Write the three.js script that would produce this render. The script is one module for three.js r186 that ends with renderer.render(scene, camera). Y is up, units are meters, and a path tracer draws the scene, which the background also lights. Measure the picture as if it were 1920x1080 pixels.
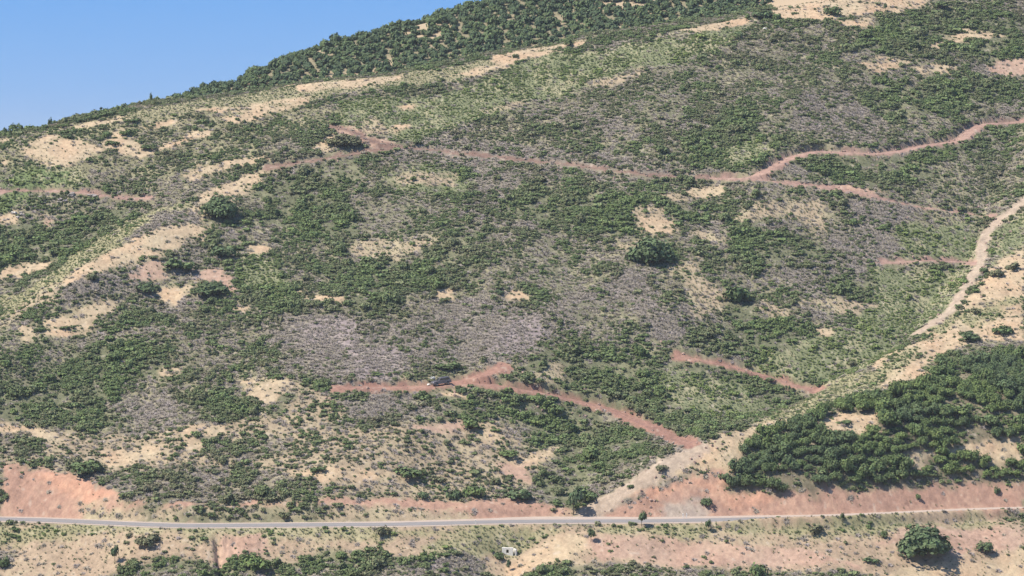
import * as THREE from 'three';
import { mergeGeometries } from 'three/addons/utils/BufferGeometryUtils.js';
import { RoundedBoxGeometry } from 'three/addons/geometries/RoundedBoxGeometry.js';

// ---------- camera, sky, sun, exposure ----------
const scene = new THREE.Scene();
const renderer = new THREE.WebGLRenderer({ antialias: true });
renderer.toneMapping = THREE.LinearToneMapping;
renderer.toneMappingExposure = 1.65;
renderer.shadowMap.enabled = true;

const HFOV = 20 * Math.PI / 180, VFOV = 2 * Math.atan(Math.tan(HFOV / 2) * 9 / 16);
const PITCH = -2.524 * Math.PI / 180;                  // a telephoto look across the valley, a little downwards
const camera = new THREE.PerspectiveCamera(VFOV * 180 / Math.PI, 16 / 9, 1, 9000);
camera.position.set(0, 0, 0);
camera.rotation.x = PITCH;
scene.add(camera);

function makeSky() {                                   // clear afternoon air: paler at the horizon, deeper blue overhead
  const w = 512, h = 2048, data = new Float32Array(w * h * 4);
  const stops = [[-90, .16, .17, .17], [-2, .20, .27, .38], [0, .196, .325, .540], [1.4, .152, .296, .540], [3.2, .108, .260, .535], [12, .098, .215, .45], [40, .072, .155, .33], [90, .055, .12, .27]];
  for (let j = 0; j < h; j++) {
    const el = (j + .5) / h * 180 - 90;
    let k = 1; while (k < stops.length - 1 && stops[k][0] < el) k++;
    const a = stops[k - 1], b = stops[k], t = Math.min(1, Math.max(0, (el - a[0]) / (b[0] - a[0])));
    for (let i = 0; i < w; i++) {
      const o = (j * w + i) * 4;
      for (let c = 0; c < 3; c++) data[o + c] = a[c + 1] + (b[c + 1] - a[c + 1]) * t;
      data[o + 3] = 1;
    }
  }
  const t = new THREE.DataTexture(data, w, h, THREE.RGBAFormat, THREE.FloatType);
  t.mapping = THREE.EquirectangularReflectionMapping; t.magFilter = THREE.LinearFilter; t.minFilter = THREE.LinearFilter;
  t.needsUpdate = true;
  return t;
}
scene.background = makeSky();
scene.environment = scene.background;

const sun = new THREE.DirectionalLight(new THREE.Color(1, .935, .82), 4.5);
const SUN = new THREE.Vector3(-.55, .82, .15).normalize();
sun.position.set(0, -30, -720).addScaledVector(SUN, 600);
sun.target.position.set(0, -30, -720);
sun.castShadow = true;
sun.shadow.mapSize.set(4096, 4096);
Object.assign(sun.shadow.camera, { left: -260, right: 260, top: 260, bottom: -260, near: 50, far: 1400 });
sun.shadow.radius = 1;
scene.add(sun, sun.target);

scene.fog = new THREE.FogExp2(new THREE.Color(.80, .88, 1), .00007);
// ---------- noise ----------
function hash2(i, j, s) { let h = (Math.imul(i, 374761393) + Math.imul(j, 668265263) + Math.imul(s, 2147483629)) | 0; h = Math.imul(h ^ (h >>> 13), 1274126177); h ^= h >>> 16; return (h >>> 0) / 4294967296; }
function vnoise(x, y, s = 0) {                         // -1 .. 1
  const i = Math.floor(x), j = Math.floor(y); let fx = x - i, fy = y - j;
  fx = fx * fx * (3 - 2 * fx); fy = fy * fy * (3 - 2 * fy);
  const a = hash2(i, j, s), b = hash2(i + 1, j, s), c = hash2(i, j + 1, s), d = hash2(i + 1, j + 1, s);
  return 2 * (a + (b - a) * fx + (c - a) * fy + (a - b - c + d) * fx * fy) - 1;
}
function fbm(x, y, s, n = 3) { let v = 0, a = 1, t = 0; for (let k = 0; k < n; k++) { v += a * vnoise(x, y, s + k * 17); t += a; a *= .5; x = x * 2.03 + 11.7; y = y * 2.03 - 5.3; } return v / t; }
function rng(seed) { let a = seed >>> 0; return () => { a = (a + 0x6D2B79F5) | 0; let t = Math.imul(a ^ (a >>> 15), 1 | a); t = (t + Math.imul(t ^ (t >>> 7), 61 | t)) ^ t; return ((t ^ (t >>> 14)) >>> 0) / 4294967296; }; }
const clamp = (v, a = 0, b = 1) => Math.min(b, Math.max(a, v));
const sstep = (a, b, v) => { const t = clamp((v - a) / (b - a)); return t * t * (3 - 2 * t); };
const lerp = (a, b, t) => a + (b - a) * t;
function table(pts, x) {                               // smooth interpolation in a list of [x, value]
  if (x <= pts[0][0]) return pts[0][1];
  for (let k = 1; k < pts.length; k++) if (x <= pts[k][0]) { const [x0, y0] = pts[k - 1], [x1, y1] = pts[k]; let t = (x - x0) / (x1 - x0); t = t * t * (3 - 2 * t) * .6 + t * .4; return lerp(y0, y1, t); }
  return pts[pts.length - 1][1];
}
const smin = (a, b, k) => { const h = clamp(.5 + .5 * (b - a) / k); return lerp(b, a, h) - k * h * (1 - h); };
const smax = (a, b, k) => -smin(-a, -b, k);

// ---------- the lie of the land: height y over x (to the right) and d (metres away from the viewpoint, d = -z) ----------
const ROAD_Y = -77;
const ROAD_D = [[-190, 632], [-108, 620], [-68, 609], [-29, 611], [4.5, 616.5], [27, 617], [62, 621.5], [112, 636], [200, 668]];
const roadD = (x) => table(ROAD_D, x);
const SHOULDER = [[-190, 1.6], [-40, 1.6], [-8, 3], [5, 5], [16, 5], [30, 3.4], [60, 3], [200, 3]];
const farEdge = (x) => roadD(x) + 3.3 + table(SHOULDER, x);
const nearEdge = (x) => roadD(x) - 5;
const VALLEY = [[590, -6], [622, 14], [652, 38], [683, 72], [706, 97], [762, 123], [790, 134], [900, 180]];   // the draw between hillside and spur: d -> x
const BANK = [[-190, 13], [-108, 11.5], [-92, 8], [-84, 5], [-64, 1.8], [-46, 4], [-37, 5.2], [-7, 5.2], [5, 3.6], [14, .6], [22, 3.5], [33, 8.5], [44, 8.5], [54, 5], [74, 6.5], [97, 7], [112, 6.5], [200, 7]];
const CREST = [[-200, -6], [-139, 7.6], [-113, 14.2], [-98, 17.6], [-80, 20], [-40, 25.2], [6, 34], [25, 38.5], [60, 43], [78, 47], [150, 60], [200, 69], [260, 78]];
const SKYLINE = [[-320, -40], [-200, -14], [-150, 1.5], [-118, 8.8], [-97, 17.5], [-73, 28.5], [-59, 34], [-37, 42.5], [-15, 50], [60, 75], [150, 97], [300, 110]];
const GULLY = [[570, -6], [588, -4.5], [596, -2.5], [603, -1], [612, 3]];
function height(x, d) {
  const dn = nearEdge(x), df = farEdge(x);
  let y;
  const rel = 2.4 * fbm(x / 46, d / 46, 3, 2) + .75 * fbm(x / 13, d / 15, 9, 2) + .16 * fbm(x / 3.1, d / 3.1, 21, 2);
  if (d < dn) {                                        // below the road
    const t = dn - d;
    y = ROAD_Y - .5 * t;
    const gx = x - table(GULLY, d);
    y -= 2.6 * Math.exp(-gx * gx / 50) * sstep(0, 6, t) ;
    y += 1.7 * sstep(28, 62, x) * Math.exp(-Math.pow((t - 1.1) / .9, 2));            // grassy berm hides the tarmac further along
    const gl = x + 59.5; if (Math.abs(gl) < 9) y -= (1.7 * Math.exp(-Math.pow((gl + 2.2 - .15 * t) / .8, 2)) + 1.0 * Math.exp(-Math.pow((gl - .2) / .5, 2)) + .6 * Math.exp(-Math.pow((gl - 2.1 + .1 * t) / .6, 2)) + .3 * vnoise(gl * 1.7, d * .3, 91)) * sstep(9, 5, Math.abs(gl)) * sstep(1.5, 4, t);   // rain gullies
    y += (rel * .45 + 1.2 * fbm(x / 18, d / 18, 77, 2)) * sstep(.5, 9, t) + .06 * fbm(x / 1.4, d / 1.4, 31, 2) * sstep(0, 2, t);
  } else if (d <= df) y = ROAD_Y;
  else {
    const bankH = table(BANK, x), t = d - df;
    const off = bankH * .5 - .5 * (df - 622);
    let main = ROAD_Y + .5 * (d - 622) + off * Math.exp(-(d - 622) / 70) + rel * sstep(0, 24, t);
    const e = x - table(VALLEY, d);
    main -= .13 * Math.max(0, e + 60) * (e < 0 ? 1 : 0) + (e >= 0 ? 7.8 : 0);
    if (e > 0) main += (5.2 * (1 - Math.exp(-e / 11)) + .012 * e) * sstep(-2, 34, t);
    main += 7.8 * sstep(60, 0, t) * sstep(-60, 0, e) * (e < 0 ? (e + 60) / 60 : 1);                  // the draw shallows out at the road
    // a rounded spur with a hollow behind it on the far left
    const sx = x + 150 - (d - 640) * .62;
    main += 3.2 * Math.exp(-sx * sx / 220) * sstep(640, 670, d) * sstep(770, 730, d) - 3 * Math.exp(-Math.pow(sx + 26, 2) / 320) * sstep(670, 690, d) * sstep(770, 730, d);
    const bank = ROAD_Y + t * (1.0 + .06 * fbm(x / 9, d / 9, 41, 2)) + .38 * fbm(x / 2.6, d / 3.4, 43, 3) * sstep(.3, 3, t);
    y = smin(bank, main, .8);
    const crest = table(CREST, x) - .055 * (d - (776 + 2 * table(CREST, x))) + .5 * rel;
    y = smin(y, crest, 7);
    const wood = smin(34 + .136 * x + .35 * (d - 950), table(SKYLINE, x) - .09 * (d - 1050) + 2.5 * fbm(x / 30, d / 30, 55, 2), 5);
    if (d > 870) y = lerp(y, smax(y, wood, 2), sstep(870, 900, d));
  }
  return y;
}
// ---------- what lies where, in metres: x to the right, d away ----------
const PATCHES = [
  ["meadow",[[-66.1,783.8],[-58.7,800.6],[-47.5,809.2],[-15,817.3],[6.2,839.8],[44.9,844.8],[68.9,855.2],[56.4,832.7],[25.6,822.6],[6,811.4],[-8.8,796.7],[-28.8,785.8],[-46.5,792.2]]],
  ["mix2",[[-139.8,794],[-97.6,806.7],[-48.5,826.6],[-46.5,792.2],[-66.1,783.8],[-69.5,773.3],[-87,764.5],[-134.8,765]]],
  ["crest",[[-106.2,799.2],[-97.7,807.5],[-80.9,817.1],[-60.3,822.7],[-48.6,828.3],[-30.5,832.3],[-16.8,833.8],[-9.2,838],[6.2,847.4],[18.7,851.5],[21.7,848],[6.2,840.2],[-6.1,828.9],[-16.6,822.9],[-30,819],[-47.7,813.7],[-59.3,809.2],[-79.5,803.3],[-96.5,797.3],[-104.7,793.1]]],
  ["gbrush",[[23.5,802.3],[33,817.9],[51.9,832.4],[75.5,840.9],[91.6,833.4],[102.4,821.7],[108.9,802.6],[105.9,790.7],[83.6,785.8],[74.6,782.2],[68.3,775.3],[66.4,786.6],[61.3,795.3],[56.1,804.9],[42.5,799.4],[32.1,796.5]]],
  ["dense",[[55.7,799.7],[65,805.5],[68.3,792.1],[73.4,784.6],[71.4,778.8],[62.2,769.9],[52.5,772.5],[45.5,775.4],[49.2,789.6]]],
  ["meadow",[[55.9,781],[66.3,785.4],[71.6,780.1],[62.3,771.2],[55.3,772.9]]],
  ["brush",[[-31.5,779.2],[-14.4,787.1],[5.8,784],[20.1,781.2],[38.3,773.8],[52.3,770.1],[45,767],[19.8,771.7],[-8.5,775.7],[-31.3,775.2]]],
  ["dense",[[107.5,863.4],[131.4,875.3],[153.8,874.7],[149.7,851.4],[138.3,847.9],[130.9,850.8],[121.3,848.9],[112.6,842],[98.9,843.2]]],
  ["dense",[[89.3,811.8],[102.1,818.7],[122,832.2],[144.1,836.1],[142.6,827.4],[122.8,816.4],[109.5,807.2],[97.7,807.3]]],
  ["brush",[[129.4,811.2],[135.7,822.2],[146,829.6],[143.7,816.4],[132.4,811.4]]],
  ["gbrush",[[112.8,777.8],[122.2,793.1],[142.2,807.9],[135.4,768],[127.8,764.6],[112.3,764.3],[102.7,766.1]]],
  ["dense",[[81.6,779.8],[97.6,782.3],[109.4,784.3],[114.2,777.9],[104.9,772.6],[90.4,769.3],[76.3,770.3]]],
  ["dense",[[-68.7,763.4],[-56.4,768.1],[-45,765.4],[-42.6,748],[-36.7,740.2],[-41.7,732.5],[-54,734.8],[-62.7,742.1]]],
  ["dense",[[-42.1,716.2],[-34.6,724.3],[-29.4,726.2],[-23.9,721.3],[-20.4,717.8],[-22.2,710.3],[-25.9,705],[-30.2,698.4],[-35.9,697.8],[-41.3,701.6],[-52.3,710.9]]],
  ["dense",[[-22.7,725.7],[-14.9,736.2],[-6.1,738.4],[-8.1,730.8],[-14.7,725.3]]],
  ["dense",[[-8.2,745.9],[5.6,763.6],[26.4,756],[31.6,747],[29.8,738.1],[17.6,738],[5.4,741.6]]],
  ["dense",[[-70.2,720.4],[-64,725.6],[-55.9,724.1],[-54.5,713.9],[-45.9,702.4],[-51.4,698.4],[-59.5,703],[-67.8,709.6]]],
  ["meadow",[[-68.8,720.2],[-64,725.1],[-58.5,723.9],[-55.3,716.6],[-55.8,705.9],[-64.1,711.1]]],
  ["meadow",[[-36.5,765.2],[-17,772.1],[-8.4,764.6],[-13.9,758.5],[-27.8,757.3]]],
  ["gbrush",[[-37.4,755.1],[-25,757.7],[-11,751.3],[-12.2,737.5],[-21.6,735.5],[-35.3,738.5]]],
  ["brush",[[-12.1,729.5],[-2.7,734.9],[16.2,735.7],[29.2,721.4],[37.7,707.6],[47.9,703.2],[43.4,694],[28,691.8],[12.7,692.5],[6.3,684.3],[-2.5,676.7],[-12.6,682],[-29.6,670.7],[-39.2,665.9],[-49.6,673.5],[-58.5,690.9],[-51.4,698],[-33.3,695.7],[-20.5,697],[-16.9,706.6],[-1.3,708.3],[5.2,702.3],[10.4,706.4],[0,720.1]]],
  ["gbrush",[[-12.1,729.5],[-2.7,734.9],[16.2,735.7],[25.3,724.6],[22.3,711.9],[13,706.8],[10.4,706.4],[0,720.1]]],
  ["gbrush",[[13,704.7],[28.6,707.9],[33.1,691.9],[20.3,690.9]]],
  ["brush",[[77.3,811.1],[93.1,819.2],[105.9,801.6],[104.6,791.7],[86.8,788.3],[78.6,793.9]]],
  ["mauve",[[-53.7,694.6],[-41.1,698.4],[-35.6,691.8],[-37.8,685.2],[-47.8,683.9]]],
  ["mauve",[[-2.6,700.2],[6.4,699.7],[7.6,689.4],[0,681.2],[-5,683.3]]],
  ["mauve",[[-37.8,684],[-27.8,687.8],[-24.8,674.6],[-32,668.2],[-38.2,670]]],
  ["gbrush",[[-120.1,680],[-106.6,689.9],[-83.2,685.3],[-68.9,694.1],[-60.5,685.2],[-66.8,672],[-82,675.3],[-99.7,676.8],[-110.9,669.2],[-117.9,667.1]]],
  ["dense",[[-106.7,674.1],[-98.6,687],[-83,683.1],[-81.8,673.2],[-88.8,669.9],[-99.2,665.3]]],
  ["mix",[[-79.9,689.6],[-61.3,694.5],[-52.7,682.2],[-59.2,670.2],[-74.3,672.6]]],
  ["dense",[[29.2,722.8],[32.3,732.9],[39.2,735.1],[40.4,727.3],[35.8,722.2]]],
  ["meadow",[[30.4,689.2],[40.5,688.4],[48,686.3],[46.3,679.7],[34.9,676.6],[28.9,682.5]]],
  ["dense",[[7.6,689.4],[25.3,688.2],[30.1,680.5],[23.4,669.6],[12.4,672.2],[0,669.6],[3.7,677.4]]],
  ["dense",[[41,696],[57.3,708.3],[67.6,707.1],[76,706.7],[71.7,695.9],[61.1,691.3],[50.9,690.9],[40.6,689.8]]],
  ["brush",[[66.9,728.5],[75.2,730.8],[82.3,746.5],[91.2,752],[98.9,747.5],[95.1,739],[85.3,724.9],[73.9,717.3],[68.9,720.9]]],
  ["brush",[[86.7,761.8],[103.7,762.8],[101.1,754.3],[88.3,751.4]]],
  ["dense",[[57.1,740.3],[65.6,743.9],[76.4,742.8],[81.2,736.7],[69.8,730.8],[57.9,733.4]]],
  ["dense",[[51.2,713.3],[55.6,720.6],[59.2,715.3],[59.9,708.4],[55.7,703.8],[50.5,704.6]]],
  ["meadow",[[99.5,752.7],[121.8,762.5],[119.2,744],[109.3,743.3],[99.5,741.7]]],
  ["meadow",[[92,735.8],[115.9,740],[113.4,725.9],[105.1,714],[98.9,707.3],[85.7,685],[73.2,685.4],[55.7,688.2],[66.7,696.9],[83.7,711],[90.3,721.9]]],
  ["dense",[[80.3,728],[91.1,728.7],[87.5,721.1],[79,716.4]]],
  ["dense",[[30.5,690.1],[40.5,687.7],[58.1,686.1],[68.9,680.2],[57.8,653.8],[44,644.8],[35.2,659.7],[23.4,669.6],[14.9,672.4]]],
  ["meadow",[[35.2,682.7],[55.3,682.2],[59.7,674.9],[46.5,663.6],[37,669.1]]],
  ["dense",[[-7.4,666.9],[0,666.9],[11.1,668.3],[19.6,666.7],[29,656.7],[31.2,638.5],[23.4,634.8],[14.1,637.8],[9.5,646.7],[4.9,658.4],[-2.4,657.6]]],
  ["dense",[[-15.9,664.5],[-9.8,664.7],[-3.7,662.5],[-4.8,656.7],[-12.1,656]]],
  ["dense",[[-75.8,663.5],[-61.2,664.6],[-59.4,658],[-48.4,656.5],[-50.3,650.7],[-57.6,651.2],[-69.9,654.3]]],
  ["dense",[[-117.3,663.6],[-106.7,673.7],[-93.2,665.8],[-84,661],[-84.2,652.9],[-97.3,652.2],[-108.6,654.8],[-115.7,654.2]]],
  ["brush",[[-92.6,661.7],[-80.8,664.7],[-74.8,655.3],[-79.2,651.7],[-85.3,651.9]]],
  ["brush",[[-41.3,659.5],[-24.4,663.4],[-16.9,657.1],[-24,651.7],[-36,650.8]]],
  ["lush",[[-134.6,763.9],[-131,767.4],[-114.4,769.8],[-111.6,765.1],[-109.6,760.7],[-133.8,759.2]]],
  ["dense",[[-131.2,744.1],[-123.7,748.4],[-117.5,743.9],[-107.7,752.2],[-95.2,751],[-95.2,740.7],[-100.9,732.6],[-112,725.5],[-120.4,727.7],[-128.2,726.3]]],
  ["lush",[[-133.6,758.2],[-125.3,758.4],[-124.6,753.7],[-132.5,751.3]]],
  ["grass",[[-122.7,694.9],[-125.5,710.7],[-112.4,719.6],[-102.7,735.3],[-92.9,743.9],[-83.7,746.9],[-84.4,741.5],[-93.8,729.2],[-106.2,713.5]]],
  ["dry",[[-125.3,710.1],[-110,712.6],[-94.8,727.1],[-83.4,738.4],[-77.2,750.5],[-67.4,765.2],[-64.6,768],[-66.3,760.3],[-75.7,743.1],[-75.9,735.6],[-87.6,722],[-102.9,708.5],[-115.3,696.5],[-122,691.1]]],
  ["grass",[[-122.7,694.9],[-125.5,710.7],[-112.4,719.6],[-102.7,735.3],[-92.9,743.9],[-86.2,745.3],[-87.1,741.4],[-95.2,730.2],[-107.6,714.2]]],
  ["brush",[[-89.9,741.5],[-80.4,742.4],[-78.5,736.5],[-83.7,734.5],[-93.3,725.5],[-96.2,726.9]]],
  ["brush",[[-108.8,704.5],[-95.7,713.3],[-89.6,716.9],[-90.2,711.4],[-100.6,701.6],[-107.7,697]]],
  ["bare",[[-131.3,776.4],[-129.2,782.4],[-125,787.9],[-121.8,785.7],[-123.6,783.4],[-116.6,784.6],[-114,781.8],[-110.1,779],[-114.9,773],[-117.3,770],[-123.5,769.1],[-125.4,772.4]]],
  ["bare",[[-111.6,784.7],[-106.1,790.6],[-103.9,786.7],[-100.5,784.8],[-95.2,776.5],[-98.8,774.6],[-104.2,778],[-109.5,780.4]]],
  ["bare",[[-102.4,791.8],[-93.5,796.3],[-90.5,795.8],[-95.9,792.1],[-100.1,790.6]]],
  ["bare",[[-94.6,779],[-94.9,783.6],[-90.8,785.8],[-86.9,789.9],[-81.8,790.8],[-81.6,787.1],[-87.6,782.7],[-91.5,779.2]]],
  ["bare",[[-86.1,803.1],[-75.3,805.3],[-65.3,809.5],[-55.9,812.7],[-56.4,808.9],[-63.3,802.5],[-70.2,798.1],[-77.3,794.9],[-79.8,798.2],[-73.5,801.3]]],
  ["bare",[[-85.5,951.8],[-63.4,824.1],[-51.4,824.9],[-32,830.4],[-31,824.3],[-48,818.3],[-59.8,815.1]]],
  ["bare",[[-120.7,792.8],[-107.7,799],[-106.3,796.1],[-115.9,790]]],
  ["bare",[[-138.5,786.8],[-135.4,786.8],[-135,782.9],[-137.9,782.9]]],
  ["bare",[[-135.9,771.3],[-134.1,772.5],[-134.2,769.8],[-135.6,769.6]]],
  ["bare",[[-87.1,765.7],[-83.4,770.7],[-76.6,772.7],[-65.4,775.4],[-64.6,773.6],[-73.5,770.2],[-80.1,765.5],[-84.4,759.7]]],
  ["bare",[[-67.1,761.4],[-64.9,768.5],[-70.4,767.3],[-75.5,761.4],[-81.5,752.6],[-80.3,747.2],[-72,754.2]]],
  ["bare",[[-82.6,743.2],[-79.2,750.5],[-72.2,756],[-76.9,747.7],[-81,741.7]]],
  ["bare",[[-109.6,710],[-102.8,717.1],[-94.8,726.6],[-88.7,732],[-83.2,736.1],[-76.5,737.2],[-79.3,731.7],[-87.8,723.7],[-95,717.7],[-103.1,710.1],[-108.9,705.4]]],
  ["bare",[[-128.1,725.7],[-120.4,728.1],[-115.7,727.6],[-115.1,724.2],[-127.4,722.2]]],
  ["pink",[[-93.7,712.9],[-91,717.5],[-87.3,719.8],[-85.4,714.9],[-89,711.8],[-92.8,710.6]]],
  ["pink",[[-77.8,717.6],[-74.2,720.6],[-70.7,719.2],[-68,711.7],[-67.8,708.8],[-73.4,712.8],[-77.5,714.9]]],
  ["bare",[[-88.3,706.2],[-85,711.1],[-78.6,712.8],[-79.3,707],[-81.4,702.8],[-85.5,704.4]]],
  ["bare",[[-65.7,730.3],[-61.9,732],[-61.5,728],[-65.2,727]]],
  ["bare",[[-54.8,709.7],[-52.2,709.2],[-41.4,704.1],[-41.3,702],[-51.9,705.1]]],
  ["bare",[[-112,691.6],[-106.4,697.1],[-98.1,702.2],[-94.3,704.4],[-95.2,699.7],[-101.4,693.6],[-100.3,690.2],[-106.3,687.6],[-110.6,687.2]]],
  ["bare",[[-117.2,686.1],[-116.4,691.3],[-115,690.6],[-112.4,686.4],[-113.8,683.7],[-115.7,683.6]]],
  ["bare",[[-66.8,704.8],[-64.4,702.6],[-63.9,697.9],[-67.1,701.3]]],
  ["bare",[[-82,675.3],[-76.5,675.8],[-77.9,671.6],[-81,672.1]]],
  ["pink",[[-121.6,750.5],[-118.4,749.3],[-117.9,744.4],[-119.8,745.1]]],
  ["bare",[[-132.1,749.1],[-128.3,751],[-127.1,745.6],[-131.2,744.1]]],
  ["bare",[[-17.4,825.9],[-6.1,833.9],[-6.2,842.1],[6.2,848.1],[15.6,849.2],[21.8,849.5],[22.5,847],[15.4,841.8],[4.6,838],[-1.5,832.6],[-9.1,827.1]]],
  ["bare",[[-48.1,820.8],[-31.2,830.8],[-30.2,824.9],[-39.1,820],[-48,817.6]]],
  ["dry",[[16.6,822.8],[28.7,823.2],[36.4,828],[41,829.3],[39.3,824.7],[31.6,819.7],[22.5,818.7]]],
  ["bare",[[-32.7,792.3],[-27,796.8],[-26.9,792.9],[-31.9,790]]],
  ["bare",[[-31.1,806.8],[-27,808.9],[-27.2,806.3],[-30.3,805.1]]],
  ["dry",[[-8.1,805.1],[4.5,813.2],[4.8,810.4],[-5.9,803.9]]],
  ["dry",[[-43.4,788.8],[-38,797.1],[-32,792.1],[-34.7,787.2]]],
  ["bare",[[-51.6,781.7],[-46.4,790],[-43.9,785],[-49.9,777.2],[-53.8,777.8]]],
  ["pink",[[-49.4,792.3],[-43.7,794.1],[-39,786.8],[-31.4,784.4],[-32.1,780],[-37.2,779.3],[-43.2,784.4]]],
  ["bare",[[75.7,861.9],[87.6,977.1],[127.7,883.2],[123.2,874.2],[107.7,865],[94.5,859.8],[86.6,860.1]]],
  ["bare",[[49.9,851.7],[59.6,857.2],[69.7,865.2],[71.2,859.7],[60.9,852.3],[51.3,848.7]]],
  ["bare",[[92.8,859.2],[107.3,862],[106.6,856.3],[101.6,853.7],[95.7,857]]],
  ["bare",[[127.9,856.6],[133.2,866],[140.9,864.2],[145.3,862.3],[140.2,859.9],[130.1,855.5]]],
  ["bare",[[100.7,835],[106.1,839.6],[115.4,839.8],[111.8,836],[103.6,831.4]]],
  ["bare",[[115.8,837.2],[123.2,840.7],[129.6,840.2],[124.1,835.8],[117,834.8]]],
  ["bare",[[120.6,849.2],[125.9,854.2],[124.6,850.2]]],
  ["pink",[[138.3,843.6],[143.1,849.2],[150.3,850.2],[149.1,843],[143.3,841]]],
  ["dry",[[-40.3,731.9],[-35.1,734],[-25.6,734.2],[-18.8,732.3],[-19.4,729],[-25.4,727.4],[-32,724.5],[-34.6,724.3],[-37.5,727.9]]],
  ["dry",[[-33.6,763.8],[-14.1,769.8],[-15.4,763.9],[-28,761.6]]],
  ["dry",[[30.3,748.9],[38.6,749.8],[41.2,743.3],[31.4,742.5]]],
  ["dry",[[21.6,735.7],[32.4,734.4],[30.9,730.7],[22.8,730.5]]],
  ["bare",[[-19.6,710.5],[-13.1,713.4],[-14.3,706.8],[-18.2,706.3]]],
  ["bare",[[-2.6,708.7],[5.2,708.6],[5.8,706.2],[-1.3,706.7]]],
  ["bare",[[38.9,756.4],[47.6,762.6],[54.7,764.4],[56.1,760.5],[47.2,756.2],[41.5,753.5]]],
  ["pink",[[80.1,765.4],[89.1,770.4],[91.7,768.2],[97.1,766.6],[95.2,762.2],[84.1,763.6]]],
  ["dry",[[52.3,750.1],[60.8,752.2],[68,755.5],[78.2,760.5],[83.2,755.1],[82.6,746.6],[78,744.4],[74.4,749.8],[66.2,750.7],[57.5,745.1]]],
  ["dry",[[42.1,739.8],[50.5,742.4],[53.1,737.5],[51.3,734.6]]],
  ["dry",[[39.9,723.6],[46.9,728.7],[47.7,720.6],[52.7,716.7],[51.6,708.9],[45.3,703.6],[43.2,712.8]]],
  ["dry",[[59.4,717.7],[63.2,715.9],[67.1,712.7],[66.5,708.8],[62.5,708.1],[60.2,711.1]]],
  ["dry",[[71.6,714.7],[76.7,718.9],[83.4,719.9],[89.9,718.9],[84.1,714.1],[76.1,713.6]]],
  ["bare",[[74.1,706.2],[78.6,706],[77.5,702.2],[74.3,702.5]]],
  ["bare",[[33.5,744.9],[41,743.3],[41.4,738.7],[34,739.5]]],
  ["bare",[[-62.2,668.7],[-51.7,668.4],[-49,664.9],[-55.6,656.8],[-61,662.7]]],
  ["dry",[[5,675.3],[11.3,679.5],[12.4,675.6],[6.2,673.3]]],
  ["bare",[[-17.8,665.7],[-9.8,667.7],[-11,663.1],[-14.7,663]]],
  ["sparse",[[-115.7,654.2],[-108.3,653.1],[-100.7,650.7],[-83.9,650.3],[-69.5,650.1],[-55.5,654.8],[-38.2,648.5],[0,656.5],[4.7,638],[0,629.9],[-36.8,623],[-41.3,621.4],[-53.6,631.6],[-73.8,635.1],[-88.8,633.7],[-97.1,634.4],[-112.8,637.1]]],
  ["sparse",[[-51.4,665.3],[-38.9,660.7],[-38.2,648.5],[-50.2,648.7]]],
  ["bare",[[-115.5,653.2],[-107.3,654.3],[-98.9,646.6],[-106.8,644.1],[-114.9,649.7]]],
  ["bare",[[-92.6,643.9],[-78.3,643.9],[-75.3,638.3],[-89.2,636.5]]],
  ["bare",[[-73.1,650.4],[-64.7,650.4],[-61.5,642],[-72.1,641]]],
  ["bare",[[-48.8,630.8],[-37.3,632.2],[-27.4,632.7],[-30.2,628.9],[-46.1,624.6]]],
  ["pink",[[-21.6,649.9],[-12.1,655.5],[-7.2,654.4],[-15.6,649.9]]],
  ["bare",[[-7.9,656],[-3.4,658.2],[-2.6,651.3],[-6.6,648.4]]],
  ["bare",[[0,643.8],[10.2,652.2],[8.3,646.3],[2.4,640.6]]],
  ["pink",[[-3.5,641.7],[4.7,642.8],[4.7,636.9],[-2.4,638.3]]],
  ["thicket",[[-86.3,632.7],[-73.7,634.4],[-63.2,634.5],[-53.7,632.7],[-41.5,625.4],[-39.6,622.5],[-50.3,619.5],[-61.6,618.4],[-68.3,617],[-78,621.7],[-84.7,624.5]]],
  ["thicket",[[-114.7,648.6],[-110.3,650.5],[-105.3,645.4],[-105.2,641.1],[-113.5,641.4]]],
  ["thicket",[[-69.1,646.4],[-50,645.6],[-47,637.9],[-56.3,636.2],[-67.2,639.8]]],
  ["thicket",[[-101.3,639.3],[-91.9,639],[-89.5,630.7],[-96.6,631.1]]],
  ["dense",[[4.7,640.9],[14.1,638.8],[19.9,635.1],[16.2,627.5],[11.5,625.3],[7,630]]],
  ["thicket",[[23.6,641.1],[30.6,638.9],[24.4,629.9],[17.4,627.2],[17.5,633]]],
  ["red",[[-112.7,636.7],[-97,633.9],[-83.9,622.9],[-75.3,618.4],[-61.5,616.9],[-45.7,619],[-36.7,621.7],[-6.9,627.3],[0,630.4],[13.9,625.9],[14.3,618.9],[-109.6,618.9]]],
  ["dry",[[-93.3,624.2],[-72.8,616.6],[-45.5,617],[-18.3,620.3],[13.8,625.5],[14.2,616.1],[-45.4,615.2],[-92.1,616.1]]],
  ["bare",[[17.3,625.4],[22.1,629.9],[36.4,637.6],[43.8,643],[52.8,651.7],[71.9,672.8],[97.9,700.1],[113.7,719.1],[120.4,735.9],[132.5,747.4],[123.7,696.5],[110.3,697.1],[98.5,686.1],[91.8,674],[78.7,667.9],[62.3,650.6],[52,641.1],[50.4,635.1],[37.3,632.4],[27.8,627.4]]],
  ["grass",[[52.8,651.1],[73.2,685],[85.7,684.3],[97.1,694.1],[83.8,669.2],[73.1,661.1],[62.5,652.6]]],
  ["meadow",[[122.4,755.6],[134.8,760.7],[132.6,748],[122.4,738.1]]],
  ["grass",[[101.7,708.5],[108.7,711.7],[115.6,714.4],[103.7,704.6]]],
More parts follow.
